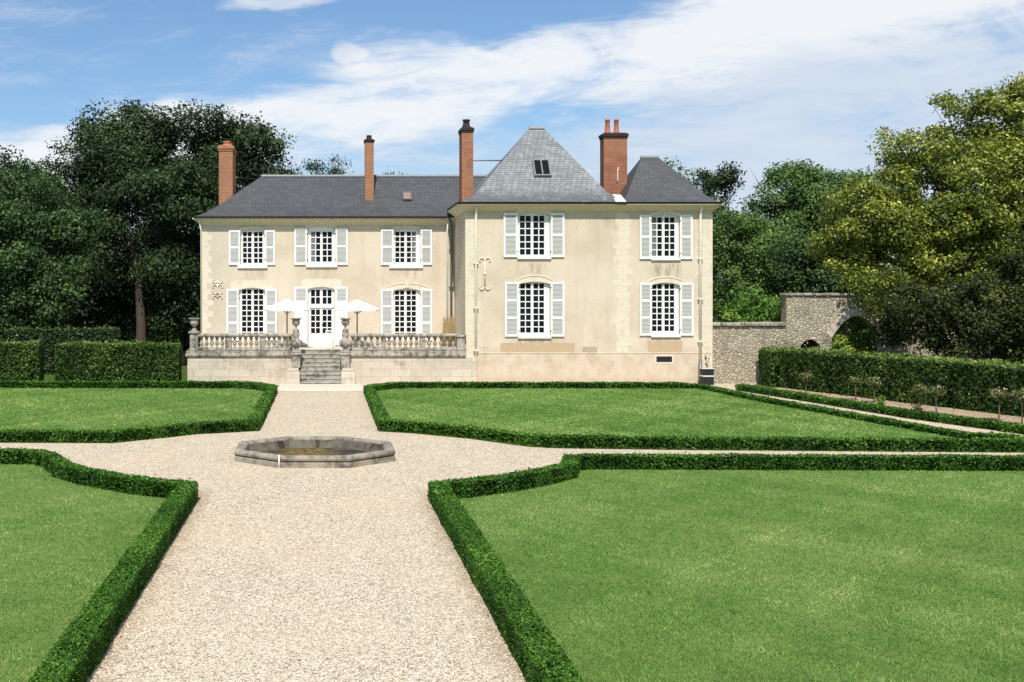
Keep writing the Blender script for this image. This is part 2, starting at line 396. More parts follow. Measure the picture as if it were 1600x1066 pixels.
# ---------------------------------------------------------------- foliage (numpy leaf cards)
def unit(a): return a / (np.linalg.norm(a, axis=1, keepdims=True) + 1e-9)
def leaf_arrays(P, N, size, jitter=.7, aspect=.55):
    n = len(P); nn = unit(N + rng.normal(0, jitter, (n, 3)))
    t = unit(np.cross(nn, rng.normal(0, 1, (n, 3)))); b = np.cross(nn, t)
    s = (size * rng.uniform(.6, 1.35, n))[:, None]
    V = np.stack([P + t * s * .5, P + b * s * .5 * aspect - t * s * .05, P - t * s * .5, P - b * s * .5 * aspect - t * s * .05], 1)
    return V.reshape(-1, 3)
def leaf_mesh(name, mats, V4, tint4, core=None, parent=None, tri=False):
    """V4: (4n,3) leaf card corners; core: optional MB whose faces take material slot 1"""
    k = 3 if tri else 4; nv = len(V4); nf = nv // k
    cv = np.array(core.v, float).reshape(-1, 3) if core else np.zeros((0, 3)); cf = core.f if core else []
    lens = [len(f) for f in cf]; ncl = sum(lens)
    me = bpy.data.meshes.new(name); me.vertices.add(nv + len(cv))
    me.vertices.foreach_set('co', np.concatenate([V4, cv]).astype(np.float32).ravel())
    me.loops.add(nf * k + ncl); me.polygons.add(nf + len(cf))
    li = np.concatenate([np.arange(nv), np.array([i + nv for f in cf for i in f], dtype=int)]).astype(np.int32)
    me.loops.foreach_set('vertex_index', li)
    st = np.concatenate([np.arange(nf) * k, nf * k + np.cumsum([0] + lens)[:-1] if lens else np.zeros(0)]).astype(np.int32)
    me.polygons.foreach_set('loop_start', st)
    for m in mats: me.materials.append(MT[m])
    me.polygons.foreach_set('material_index', np.concatenate([np.zeros(nf), np.ones(len(cf))]).astype(np.int32))
    me.update(calc_edges=True); me.validate()
    a = me.attributes.new('tint', 'FLOAT', 'POINT')
    a.data.foreach_set('value', np.concatenate([np.repeat(tint4, k), np.zeros(len(cv))]).astype(np.float32))
    return link(name, me, parent)

def wob(P, amp, f=1.0, seed=0.0):       # cheap smooth 3-D noise
    x, y, z = P[:, 0] * f + seed, P[:, 1] * f + seed * 1.7, P[:, 2] * f
    return amp * (np.sin(1.7 * x + 1.1 * y + .6 * z) + np.sin(-2.3 * x + 1.9 * y + 1.3 * z + 1.3) + .7 * np.sin(4.1 * x + 3.7 * y - 2.9 * z) + .5 * np.sin(8.3 * x - 7.1 * y + 6.1 * z)) / 3.2
def on_quads(quads, density):
    Q = np.array(quads, float)                      # (n,4,3)
    e1 = Q[:, 1] - Q[:, 0]; e2 = Q[:, 3] - Q[:, 0]
    ar = np.linalg.norm(np.cross(e1, e2), axis=1)
    cnt = rng.poisson(ar * density); idx = np.repeat(np.arange(len(Q)), cnt)
    u = rng.random(len(idx))[:, None]; v = rng.random(len(idx))[:, None]; q = Q[idx]
    P = q[:, 0] * (1 - u) * (1 - v) + q[:, 1] * u * (1 - v) + q[:, 2] * u * v + q[:, 3] * (1 - u) * v
    N = unit(np.cross(e1, e2))[idx]
    return P, N

def subdivide(path, step=1.2):
    out = [path[0]]
    for a, b in zip(path, path[1:]):
        L = math.hypot(b[0] - a[0], b[1] - a[1]); n = max(1, int(L / step))
        for k in range(1, n + 1): out.append((a[0] + (b[0] - a[0]) * k / n, a[1] + (b[1] - a[1]) * k / n))
    return out
def hedge(name, path, w, h, size, density, mats, label, cat='hedge', closed=False, side=1, z0=0.0, rough=.02, jitter=.75, group=None, step=1.2, near=None, topbright=0.0, hf=None):
    """clipped hedge along a polyline; body spreads to the left (side=1) of travel. near=(y, density, size): finer leaves for parts closer than y"""
    path = subdivide(path + ([path[0]] if closed else []), step)
    if closed: path = path[:-1]
    O = miter(path, closed); pts = list(zip(path, O)); 
    if closed: pts.append(pts[0])
    def at(p, d, z): return (p[0][0] + p[1][0] * d * side, p[0][1] + p[1][1] * d * side, z * (hf(p[0]) if hf else 1))
    core = MB(); i = min(.06, w * .14)
    rows = [[at(p, i, z0), at(p, w - i, z0), at(p, w - i, h - i), at(p, i, h - i)] for p in pts]
    core.grid(rows, True, not closed)
    qs = []
    for a, b in zip(pts, pts[1:]):
        qs.append([at(a, 0, h), at(b, 0, h), at(b, w, h), at(a, w, h)])
        qs.append([at(a, 0, z0), at(b, 0, z0), at(b, 0, h), at(a, 0, h)])
        qs.append([at(b, w, z0), at(a, w, z0), at(a, w, h), at(b, w, h)])
    if not closed:
        for p, f in ((pts[0], 1), (pts[-1], -1)): qs.append([at(p, 0, z0), at(p, w, z0), at(p, w, h), at(p, 0, h)][::f])
    cen = np.array([[(p[0][0] + p[1][0] * w / 2 * side), p[0][1] + p[1][1] * w / 2 * side, h / 2] for p in pts])
    groups = [(qs, density, size)]
    if near:
        g1 = [q for q in qs if np.mean([p[1] for p in q]) < near[0]]; g2 = [q for q in qs if not np.mean([p[1] for p in q]) < near[0]]
        groups = [(g1, near[1], near[2]), (g2, density, size)]
    VV, TT = [], []
    for g, dens, sz in groups:
        if not g: continue
        P, N = on_quads(g, dens)
        d2 = ((P[:, None, :2] - cen[None, :, :2]) ** 2).sum(2) if len(P) * len(cen) < 4e7 else None
        if d2 is not None: c = cen[d2.argmin(1)]
        else: c = cen[np.concatenate([((k[:, None, :2] - cen[None, :, :2]) ** 2).sum(2).argmin(1) for k in np.array_split(P, 40)])]
        top = np.abs(N[:, 2]) > .7
        dirv = P - c; dirv[:, 2] = 0
        nrm = np.where(top[:, None], np.array([[0, 0, 1.0]]), unit(dirv + 1e-6))
        P = P + nrm * (wob(P, rough * 1.6, 1.6, 3.0) + rng.normal(0, rough * .7, len(P)))[:, None]
        sp_ = rng.random(len(P)) < .03; P[sp_] += nrm[sp_] * rng.exponential(rough * 1.8, sp_.sum())[:, None]
        # rounded shoulders
        sh = np.clip((P[:, 2] - (h - .07)) / .07, 0, 1.4); P[:, 2] -= np.where(top, 0, .01 * sh)
        kp = wob(P, 1, 5.0, 2.0) < .78; P, nrm, top = P[kp], nrm[kp], top[kp]
        VV.append(leaf_arrays(P, nrm, sz, jitter))
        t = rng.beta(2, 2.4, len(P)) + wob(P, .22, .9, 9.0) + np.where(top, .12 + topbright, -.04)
        TT.append(np.clip(t, 0, 1))
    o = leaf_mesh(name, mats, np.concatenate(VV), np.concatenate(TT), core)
    return tag(o, label, cat, group)

def crown_leaves(lobes, n_clump, per, clump_r, size, seed, flat=.75, shell=.45, jitter=.65, tint0=.0, warm=0.0):
    g = np.random.default_rng(seed)
    vol = np.array([l[3] * l[4] * l[5] for l in lobes]) ** .8; pick = g.choice(len(lobes), n_clump, p=vol / vol.sum())
    L = np.array(lobes)[pick]; d = unit(g.normal(0, 1, (n_clump, 3))); r = (shell + (1 - shell) * g.random(n_clump) ** .6)[:, None]
    C = L[:, :3] + d * r * L[:, 3:6]
    cr = clump_r * g.uniform(.55, 1.35, n_clump)
    cnt = (per * (cr / clump_r) ** 1.6).astype(int); idx = np.repeat(np.arange(n_clump), cnt); n = len(idx)
    dd = unit(g.normal(0, 1, (n, 3))); rr = g.random(n) ** .45
    P = C[idx] + dd * (rr * cr[idx])[:, None] * np.array([[1.15, 1.15, flat]])
    P += g.normal(0, clump_r * .12, P.shape)
    N = unit(dd * .7 + np.array([[0, 0, .55]]) + d[idx] * .5)
    ct = g.normal(0, .13, n_clump)
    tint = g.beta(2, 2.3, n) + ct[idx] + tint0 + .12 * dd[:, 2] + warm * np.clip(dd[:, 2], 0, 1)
    return P, N, np.clip(tint, 0, 1), C, size
def tree(name, label, base, lobes, n_clump, per, clump_r, size, seed, leaf, bark, tr, group=None, flat=.75, shell=.45, limbs=14, tint0=0.0, cat='tree', warm=0.0, lean=(0, 0), jitter=.65, fork=.35):
    root = thing(name, label, cat, (base[0], base[1], 0), group)
    P, N, T, C, size = crown_leaves(lobes, n_clump, per, clump_r, size, seed, flat, shell, jitter, tint0, warm)
    g = np.random.default_rng(seed + 5); mb = MB()
    top = np.array(lobes)[:, 2].mean(); z_f = max(1.0, top * fork)
    ctr = np.average(np.array(lobes)[:, :2], axis=0, weights=np.array(lobes)[:, 3] ** 2)
    b = np.array([base[0], base[1], -.1]); f1 = np.array([base[0] * .8 + ctr[0] * .2 + lean[0], base[1] * .8 + ctr[1] * .2, z_f]); f2 = np.array([ctr[0] + lean[0], ctr[1], top + .5])
    mid = (b + f1) / 2 + g.normal(0, tr * .3, 3) * [1, 1, 0]
    mb.tube([b, b + [0, 0, .35], mid, f1, (f1 + f2) / 2 + g.normal(0, tr * .8, 3), f2], [tr * 1.45, tr * 1.05, tr * .92, tr * .8, tr * .5, tr * .12], 9)
    for i in g.choice(len(C), min(limbs, len(C)), replace=False):
        c = C[i]; k = g.uniform(.0, .75); s0 = f1 + (f2 - f1) * k
        m = s0 * .5 + c * .5 + np.array([0, 0, .1 * np.linalg.norm(c - s0)]) + g.normal(0, .25, 3)
        r0 = tr * (.5 - .35 * k); mb.tube([s0, s0 * .75 + m * .25 + g.normal(0, .06, 3), m, c], [r0, r0 * .8, r0 * .5, r0 * .12], 6)
        for q in range(3):
            e = c + g.normal(0, clump_r * .8, 3); mb.tube([m * .4 + c * .6, (m + e) / 2 + g.normal(0, .12, 3), e], [r0 * .3, r0 * .2, r0 * .06], 4)
    mb.build('trunk', bark, root)
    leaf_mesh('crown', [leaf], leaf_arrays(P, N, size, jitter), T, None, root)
    return root
def lobe(px, py, Y, rpx, k=1.0, dy=None, kz=1.0):
    s = F / Y; r = rpx / s
    return (wx(px, Y), Y + (0 if dy is None else dy), wz(py, Y), r * k, r * .9, r * kz)

# ================================================================ ground
def sheet(name, pts, z, mat):
    me = bpy.data.meshes.new(name); bm = bmesh.new()
    f = bm.faces.new([bm.verts.new((x, y, z)) for x, y in pts]); bmesh.ops.triangulate(bm, faces=[f])
    bmesh.ops.recalc_face_normals(bm, faces=bm.faces)
    for q in bm.faces:
        if q.normal.z < 0: q.normal_flip()
    bm.to_mesh(me); bm.free(); me.materials.append(MT[mat]); return link(name, me)
struct(sheet('ground', [(-900, -300), (900, -300), (900, 1500), (-900, 1500)], 0.0, 'meadow'))
struct(sheet('gravel_path', [(-18, -6), (26, -6), (26, 34), (19.6, 34), (17.4, 50), (19.6, 53.2), (-4, 53.2), (-4, 51.2), (-18, 51.0)], .006, 'gravel'))
struct(sheet('flower_bed', [(17.9, 49.3), (20.2, 35.5), (24.6, 35.5), (20.6, 51.6)], .012, 'soil'))

# lawns and their box edging; paths are the outer foot of each hedge, lawn to the left of travel
HW = .34
fr = [(2.10, 3.0), (2.07, 12), (2.03, 22.75), (2.68, 23.1), (3.67, 23.8), (4.45, 24.6), (5.10, 25.4), (5.42, 26.6), (5.95, 26.85), (15.75, 26.6), (21, 26.45)]
fl = [(-14, 27.85), (-7.56, 27.7), (-6.55, 27.65), (-6.1, 27.1), (-5.44, 25.5), (-4.79, 24.6), (-3.63, 23.5), (-2.42, 22.75), (-2.40, 12), (-2.42, 3.0)]
rl = [(-20, 31.9), (-5.62, 31.5), (-4.3, 32.75), (-3.62, 33.5), (-1.87, 34.35), (-1.88, 48.0), (-2.5, 49.2), (-3.1, 50.05), (-3.9, 50.25), (-20, 50.6)]
rr = [(1.62, 34.25), (2.59, 33.75), (4.04, 32.45), (5.32, 30.75), (5.9, 30.45), (9.34, 30.06), (17.6, 29.57), (18.0, 29.65), (17.2, 36), (16.4, 43.5), (16.1, 50.2), (3.7, 50.35), (2.9, 50.1), (2.2, 49.2), (1.66, 48.2)]
front_right_poly = fr + [(21, 3)]
front_left_poly = [(-14, 3)] + fl
struct(sheet('lawn', front_right_poly, .03, 'lawn')); struct(sheet('lawn', front_left_poly, .03, 'lawn'))
struct(sheet('lawn', rl, .03, 'lawn')); struct(sheet('lawn', rr, .03, 'lawn'))

BX = ['box_leaf', 'box_core']
hedge('box_hedge', fr, HW, .34, .062, 1500, BX, 'low clipped box hedge edging the lawn right of the path in the foreground', side=-1 if False else -1, near=(21, 5200, .031), rough=.012, step=.8, topbright=.06)
hedge('box_hedge', fl, HW, .34, .062, 1500, BX, 'low clipped box hedge edging the lawn left of the path in the foreground', side=-1, near=(21, 5200, .031), rough=.012, step=.8, topbright=.06)
hedge('box_hedge', rl, HW, .31, .085, 850, BX, 'low clipped box hedge framing the far lawn left of the steps', closed=False, side=1, rough=.014, topbright=.06)
hedge('box_hedge', rr, HW, .31, .085, 850, BX, 'low clipped box hedge framing the far lawn right of the stone basin', closed=True, side=1, rough=.014, topbright=.06, hf=lambda p: .88 if p[1] > 48 and p[0] < 15 else (.62 if p[0] > 12 and p[1] > 31 else 1.0))
hedge('box_hedge', [(17.6, 49.4), (18.5, 43), (19.1, 38), (20.3, 33.2), (21.8, 26.5)], .42, .24, .085, 850, BX, 'low clipped box hedge between the narrow gravel strip and the rose bed', side=-1, rough=.014)

def inside(P, poly):
    x, y = P[:, 0], P[:, 1]; r = np.zeros(len(P), bool)
    for (x1, y1), (x2, y2) in zip(poly, poly[1:] + poly[:1]):
        c = ((y1 > y) != (y2 > y)) & (x < (x2 - x1) * (y - y1) / (y2 - y1 + 1e-12) + x1); r ^= c
    return r
def turf(poly, y0, y1, n, hgt, wid, label, xlim):
    y = 1 / rng.uniform(1 / y1, 1 / y0, n)                 # denser where nearer
    x = rng.uniform(*xlim, n); P = np.stack([x, y, np.full(n, .028)], 1)
    keep = inside(P, poly) & (np.abs(x - .0) < y * .62 + 6); P = P[keep]; n = len(P)
    clump = wob(P, .9, 3.1, 2.0) + wob(P, .6, 9.0, 5.0)
    h = hgt * rng.uniform(.5, 1.25, n) * (1 + .35 * clump); a = rng.uniform(0, 2 * pi, n); t = np.stack([np.cos(a), np.sin(a), np.zeros(n)], 1)
    w = wid * (.6 + P[:, 1] / 22) * rng.uniform(.7, 1.3, n)
    ln = rng.normal(0, .8, (n, 3)) * h[:, None]; ln[:, 2] = h
    V = np.stack([P - t * w[:, None] / 2, P + t * w[:, None] / 2, P + ln], 1).reshape(-1, 3)
    gp = np.clip(wob(P, 1, .55, 6.0), 0, 1); T = np.clip(rng.beta(2, 2.6, n) - .26 * gp + .30 * wob(P, 1, .35, 1.0) + .16 * wob(P, 1, 1.1, 4.0) + .16 * wob(P * [1, .45, 1], 1, 2.7, 7.0) + .16 * clump, 0, 1)
    return stuff(leaf_mesh('grass', ['blade'], V, T, None, None, True), label, 'grass')
turf(front_right_poly, 10.5, 27, 420000, .032, .009, 'short mown grass of the lawn right of the path in the foreground', (2.3, 20))
turf(front_left_poly, 10.5, 28, 260000, .032, .009, 'short mown grass of the lawn left of the path in the foreground', (-14, -2.6))
turf(rl, 31, 50.5, 170000, .04, .012, 'short mown grass of the far lawn left of the steps', (-20, -1.8))
turf(rr, 29.5, 50.5, 200000, .04, .012, 'short mown grass of the far lawn right of the stone basin', (1.6, 18))

# loose pebbles along the near gravel: one countless mass
def pebbles():
    n = 42000; y = 1 / rng.uniform(1 / 24, 1 / 10.5, n); x = rng.uniform(-2.38, 2.05, n)
    s = rng.uniform(.006, .017, n)[:, None]; P = np.stack([x, y, np.full(n, .008)], 1)
    a = rng.uniform(0, 2 * pi, n); c, sn = np.cos(a)[:, None], np.sin(a)[:, None]
    mb = []
    d = [(1, 0, 0), (.1, .7, 0), (-.9, .2, 0), (-.2, -.8, 0)]
    R = [P + np.concatenate([(dx * c - dy * sn) * s, (dx * sn + dy * c) * s, dz * s], 1) for dx, dy, dz in d]
    top = P + np.concatenate([rng.normal(0, .2, (n, 2)) * s, s * rng.uniform(.4, .75, (n, 1))], 1)
    V = np.concatenate([np.stack([R[i], R[(i + 1) % 4], top], 1) for i in range(4)], 1).reshape(-1, 3)
    return leaf_mesh('gravel', ['pebble'], V, np.repeat(np.clip(rng.normal(.55, .24, n), 0, 1), 4), None, None, True)
m_, nt_ = new_mat('pebble'); b_ = NB(nt_); at_ = b_.n('ShaderNodeAttribute', attribute_name='tint')
b_.out(b_.ramp(at_.outputs['Fac'], [(0, (.20, .15, .10)), (.4, (.50, .43, .33)), (.8, (.70, .63, .52)), (1, (.80, .75, .66))]), .9); MT['pebble'] = m_
stuff(pebbles(), 'loose beige pebbles lying over the wide gravel path', 'gravel')

# ================================================================ the manor house
YF, YM = 53.0, 57.4
house = thing('manor_house', 'two storey cream rendered manor house with slate roofs and white shutters', 'house', (5.75, YF, 0))
XL, XR, XW = -5.93, 17.43, 6.36
def rectW(Y, a, b, top, bot): return wx(a, Y), wx(b, Y), wz(bot, Y), wz(top, Y)

# window schedule: plane, opening px (x0,x1,top,bottom), panes px (x0,x1,top,bottom), rows, shutters px (xa,xb,xc,xd,top,bottom), shutter panels, sill
WIN = [
 (YM, (376, 413, 358.5, 414), (379.5, 410, 362.5, 411), 6, (357.6, 375.5, 413.5, 430, 360, 414), 2, (371, 418), None),
 (YM, (481, 523, 353.5, 412.5), (486, 518.5, 362, 409), 5, (460, 480, 524, 543.5, 356.5, 414), 2, (478, 527), 'l'),
 (YM, (615.5, 656.5, 357, 414), (618, 650, 362, 410), 6, (595, 615, 657, 675, 358, 414), 2, (608, 661), 'r'),
 (YM, (373.5, 414, 450, 530), (378, 411, 452.5, 527), 9, (354, 373, 414.5, 433, 451.5, 532), 3, None, None),
 (YM, (615, 656.5, 451, 530), (617.5, 650, 454, 527), 9, (595, 614.5, 657, 675, 451.5, 532), 3, None, None),
 (YF, (809, 859.5, 332.5, 402), (813, 851, 337, 398), 6, (786.5, 808.5, 860, 881.5, 333, 402), 2, (808, 861), None),
 (YF, (1017.5, 1061.5, 335, 404), (1019.7, 1055, 339.5, 400), 6, (999, 1017, 1062, 1081.5, 336, 405), 2, (1017, 1063), 'l'),
 (YF, (811, 859.5, 440.5, 526), (813.5, 850.7, 443, 520), 8, (788.5, 810.5, 860, 881.5, 440.5, 526), 3, (809, 861), None),
 (YF, (1018.5, 1061.5, 442, 524), (1020, 1054.5, 444, 517.5), 8, (999, 1018, 1062, 1083, 442, 524.5), 3, (1017, 1063), None)]
DOOR = (481.5, 522.5, 448.5, 541)
RISE = .11
def hole(w):
    a, b, c, d = rectW(w[0], *w[1]); return (a, b, c, d, RISE)
mainholes = [hole(w) for w in WIN if w[0] == YM]; dx0, dx1 = wx(DOOR[0], YM), wx(DOOR[1], YM); dz1 = wz(DOOR[2], YM)
mainholes.append((dx0, dx1, 1.5, dz1, RISE))
wb = MB(); wb.plate(XL, XW, 0, 7.72, YM, mainholes, .22)
wb.face([(XL, YM, 0), (XL, YM, 7.72), (XL, 62.8, 7.72), (XL, 62.8, 0)]); wb.face([(XL, 62.8, 0), (XL, 62.8, 7.72), (XW, 62.8, 7.72), (XW, 62.8, 0)])
wb.face([(XL, YM, 7.7), (XW, YM, 7.7), (XW, 62.8, 7.7), (XL, 62.8, 7.7)])
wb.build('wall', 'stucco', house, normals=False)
wb = MB(); wb.plate(XW, XR, 0, 8.02, YF, [hole(w) for w in WIN if w[0] == YF], .22)
wb.face([(XW, YF, 0), (XW, YF, 8.02), (XW, 62, 8.02), (XW, 62, 0)]); wb.face([(XR, YF, 0), (XR, 62, 0), (XR, 62, 8.02), (XR, YF, 8.02)])
wb.face([(XW, 62, 0), (XW, 62, 8.02), (XR, 62, 8.02), (XR, 62, 0)]); wb.face([(XW, YF, 8.0), (XR, YF, 8.0), (XR, 62, 8.0), (XW, 62, 8.0)])
wb.build('wall', 'stucco', house, normals=False)

def casement(Y, op, pn, rows, name='window', rails=None):
    a, b, c, d = rectW(Y, *op); p0, p1, q0, q1 = rectW(Y, *pn)
    W = p1 - p0; cs = .075 * W / .5 if W < .5 else .12; mu = .045
    xs = [(p0, p0 + (W - cs - 2 * mu) / 4)]
    u = (W - cs - 2 * mu) / 4
    xs = [(p0, p0 + u), (p0 + u + mu, p0 + 2 * u + mu), (p0 + 2 * u + mu + cs, p0 + 3 * u + mu + cs), (p0 + 3 * u + 2 * mu + cs, p1)]
    rz = (q1 - q0 - mu * (rows - 1)) / rows; zs = [(q0 + k * (rz + mu), q0 + k * (rz + mu) + rz) for k in range(rows)]
    holes = [(x[0], x[1], z[0], z[1]) for x in xs for z in zs]
    fb = MB(); fb.plate(a - .02, b + .02, c - .02, d + .03, Y + .11, holes, .035)
    fb.box(p0 + 2 * u + mu + cs * .28, p0 + 2 * u + mu + cs * .72, Y + .075, Y + .108, q0 - .06, q1 + .02)        # meeting stile
    f = fb.build(name, 'white', house)
    g = MB(); g.face([(a, Y + .143, c), (b, Y + .143, c), (b, Y + .143, d), (a, Y + .143, d)]); g.build('pane', 'glass', f)
    return f, xs, zs, (a, b, c, d)
for wi, w in enumerate(WIN):
    Y, op, pn, rows, sh, np_, sill, cur = w
    f, xs, zs, (a, b, c, d) = casement(Y, op, pn, rows)
    if sill:
        s0, s1 = wx(sill[0], Y), wx(sill[1], Y); sb = MB(); up = Y == YM and c > 4
        sb.bbox(s0, s1, Y - .10, Y + .11, c - (.17 if up else .09), c + .02, .012); sb.build('sill', 'white', f)
    if cur:
        cb = MB(); ln = MB()
        sel = xs[:1] if cur == 'l' else xs[-1:]
        for x in sel:
            N = 7
            for k in range(N):
                xa, xb = x[0] + (x[1] - x[0]) * k / N, x[0] + (x[1] - x[0]) * (k + 1) / N
                cb.face([(xa, Y + .139 - .004 * (k % 2), zs[0][0]), (xb, Y + .135 + .004 * (k % 2), zs[0][0]), (xb, Y + .135 + .004 * (k % 2), zs[-1][1]), (xa, Y + .139 - .004 * (k % 2), zs[-1][1])])
        cb.build('curtain', 'curtain', f)
    xa, xb, xc, xd = (wx(v, Y) for v in sh[:4]); z1, z0 = wz(sh[4], Y), wz(sh[5], Y)
    for s0, s1 in ((xa, xb), (xc, xd)):
        st, rl_ = .085, .10; ph = (z1 - z0 - rl_ * (np_ + 1)) / np_
        hs = [(s0 + st, s1 - st, z0 + rl_ + k * (ph + rl_), z0 + rl_ + k * (ph + rl_) + ph) for k in range(np_)]
        sb = MB(); yy = Y - .075; sb.plate(s0, s1, z0, z1, yy, hs, .03)
        for q in ([(s0, yy, z0), (s0, yy, z1), (s0, Y - .03, z1), (s0, Y - .03, z0)], [(s1, yy, z0), (s1, Y - .03, z0), (s1, Y - .03, z1), (s1, yy, z1)],
                  [(s0, yy, z0), (s0, Y - .03, z0), (s1, Y - .03, z0), (s1, yy, z0)], [(s0, yy, z1), (s1, yy, z1), (s1, Y - .03, z1), (s0, Y - .03, z1)]): sb.face(q)
        so = sb.build('shutter', 'white', house)
        lb = MB()
        for h in hs:
            n = int((h[3] - h[2]) / .055)
            for k in range(n):
                za = h[2] + (h[3] - h[2]) * k / n; zb = h[2] + (h[3] - h[2]) * (k + 1) / n
                lb.face([(h[0], yy + .008, za), (h[1], yy + .008, za), (h[1], yy + .036, zb), (h[0], yy + .036, zb)])
        lb.build('louvre_panel', 'louvre', so)
        for zz in (z0 + .25, z1 - .25):
            hb = MB(); hx = s1 if s0 == xa else s0; hb.box(hx - .04, hx + .04, Y - .09, Y - .012, zz - .018, zz + .018)
            hb.build('hinge', 'zinc', so)

# french door
fb = MB(); hs = []
X0, X1 = wx(486, YM), wx(518, YM); u = (X1 - X0 - .13 - .09) / 4
dxs = [(X0, X0 + u), (X0 + u + .045, X0 + 2 * u + .045), (X0 + 2 * u + .175, X0 + 3 * u + .175), (X0 + 3 * u + .22, X1)]
for t, bt, r in ((453, 475, 2), (484, 521, 4)):
    zt, zb = wz(t, YM), wz(bt, YM); rz = (zt - zb - .045 * (r - 1)) / r
    hs += [(x[0], x[1], zb + k * (rz + .045), zb + k * (rz + .045) + rz) for x in dxs for k in range(r)]
fb.plate(dx0 - .02, dx1 + .02, 1.5, dz1 + .03, YM + .11, hs, .035)
fb.box((X0 + X1) / 2 - .03, (X0 + X1) / 2 + .03, YM + .075, YM + .108, 1.52, wz(479, YM))
fb.box(dx0, dx1, YM + .05, YM + .108, wz(481, YM), wz(477.5, YM))
for s in (0, 1):
    pa, pb = (X0, X0 + 2 * u + .045) if s == 0 else (X1 - 2 * u - .045, X1)
    fb.box(pa, pb, YM + .085, YM + .108, 1.68, wz(525, YM), .012)
door = fb.build('door', 'white', house); door['label'] = 'white french door with glazed upper leaves and transom'
g = MB(); g.face([(dx0, YM + .143, 1.5), (dx1, YM + .143, 1.5), (dx1, YM + .143, dz1), (dx0, YM + .143, dz1)]); g.build('pane', 'glass', door)
g = MB(); g.lathe((X0 + X1) / 2 + .06, YM + .07, [(.012, 2.50), (.022, 2.52), (.022, 2.56), (.012, 2.58)], 8); g.build('handle', 'iron', door)
for s0, s1 in ((wx(460, YM), wx(480.5, YM)), (wx(524, YM), wx(543.5, YM))):       # door shutters: louvre over solid panels
    z0, z1 = 1.56, wz(448, YM); yy = YM - .075; zt = wz(470.5, YM)
    sb = MB(); h = (s0 + .085, s1 - .085, zt, z1 - .1); sb.plate(s0, s1, z0, z1, yy, [h], .03)
    sb.box(s0 + .085, s1 - .085, yy - .012, yy - .001, wz(496, YM), zt - .12, .008); sb.box(s0 + .085, s1 - .085, yy - .012, yy - .001, z0 + .12, wz(501, YM), .008)
    for q in ([(s0, yy, z0), (s0, yy, z1), (s0, YM - .03, z1), (s0, YM - .03, z0)], [(s1, yy, z0), (s1, YM - .03, z0), (s1, YM - .03, z1), (s1, yy, z1)]): sb.face(q)
    so = sb.build('shutter', 'white', house); so['label'] = 'tall white door shutter with one louvre over solid panels'
    lb = MB(); n = 9
    for k in range(n):
        za = h[2] + (h[3] - h[2]) * k / n; zb = h[2] + (h[3] - h[2]) * (k + 1) / n
        lb.face([(h[0], yy + .008, za), (h[1], yy + .008, za), (h[1], yy + .036, zb), (h[0], yy + .036, zb)])
    lb.build('louvre_panel', 'louvre', so)

# stone window heads
def arch_head(Y, op, x0, x1, top, proud, key=None, shoulder=.10, hood=False, mat='quoin'):
    a, b, c, d = rectW(Y, *op); X0, X1, Z1 = wx(x0, Y), wx(x1, Y), wz(top, Y); N = 14
    arc = [(a + (b - a) * k / N, d - RISE + RISE * (1 - (2 * k / N - 1) ** 2) + .004) for k in range(N + 1)]
    up = [(X0, d - RISE - .02)]
    for k in range(N + 1):
        x = X0 + (X1 - X0) * k / N; q = 1 - abs(2 * k / N - 1) ** 2.2
        up.append((x, d + .04 + (Z1 - d - .04) * q * .8 if hood else Z1 - shoulder * (1 - min(1, q * 3))))
    up.append((X1, d - RISE - .02))
    mb = MB(); y0, y1 = Y - proud, Y + .02
    outer = up; inner = [(a - .004, d - RISE - .02)] + arc + [(b + .004, d - RISE - .02)]
    n = max(len(outer), len(inner)); 
    for i in range(n - 1):
        p, q, r, s = outer[i], outer[i + 1], inner[i + 1], inner[i]
        mb.face([(p[0], y0, p[1]), (s[0], y0, s[1]), (r[0], y0, r[1]), (q[0], y0, q[1])])
        mb.face([(p[0], y0, p[1]), (q[0], y0, q[1]), (q[0], y1, q[1]), (p[0], y1, p[1])])
        mb.face([(s[0], y0, s[1]), (s[0], y1, s[1]), (r[0], y1, r[1]), (r[0], y0, r[1])])
    if key:
        kx = (X0 + X1) / 2; kw = .13
        mb.prism_y([(kx - kw * .6, d + .03), (kx + kw * .6, d + .03), (kx + kw, Z1 + key), (kx - kw, Z1 + key)], Y - proud - .05, Y - proud + .002)
    if hood:                                                # raised moulded band along the outer edge
        for i in range(1, len(up) - 2):
            p, q = up[i], up[i + 1]
            mb.face([(p[0], y0 - .025, p[1]), (q[0], y0 - .025, q[1]), (q[0], y0 - .025, q[1] - .05), (p[0], y0 - .025, p[1] - .05)])
            mb.face([(p[0], y0 - .025, p[1]), (p[0], y0, p[1] + .01), (q[0], y0, q[1] + .01), (q[0], y0 - .025, q[1])])
            mb.face([(p[0], y0 - .025, p[1] - .05), (q[0], y0 - .025, q[1] - .05), (q[0], y0, q[1] - .06), (p[0], y0, p[1] - .06)])
    mb.build('window_head', mat, house, normals=True)
arch_head(YM, WIN[3][1], 360, 428, 438.5, .035, None, .16)
arch_head(YM, (DOOR[0], DOOR[1], DOOR[2], 541), 470, 534, 436.5, .035, None, .10)
arch_head(YM, WIN[4][1], 600, 672, 440, .04, .09, .10, True)
arch_head(YF, WIN[7][1], 804, 866, 427.5, .04, None, .05, True)
arch_head(YF, WIN[8][1], 1010, 1070, 430, .04, None, .05, True)
for w in (WIN[0], WIN[1], WIN[2], WIN[5], WIN[6]):
    arch_head(w[0], w[1], w[1][0] - 4, w[1][1] + 4, w[1][2] - 5.5, .022, None, .04, True)

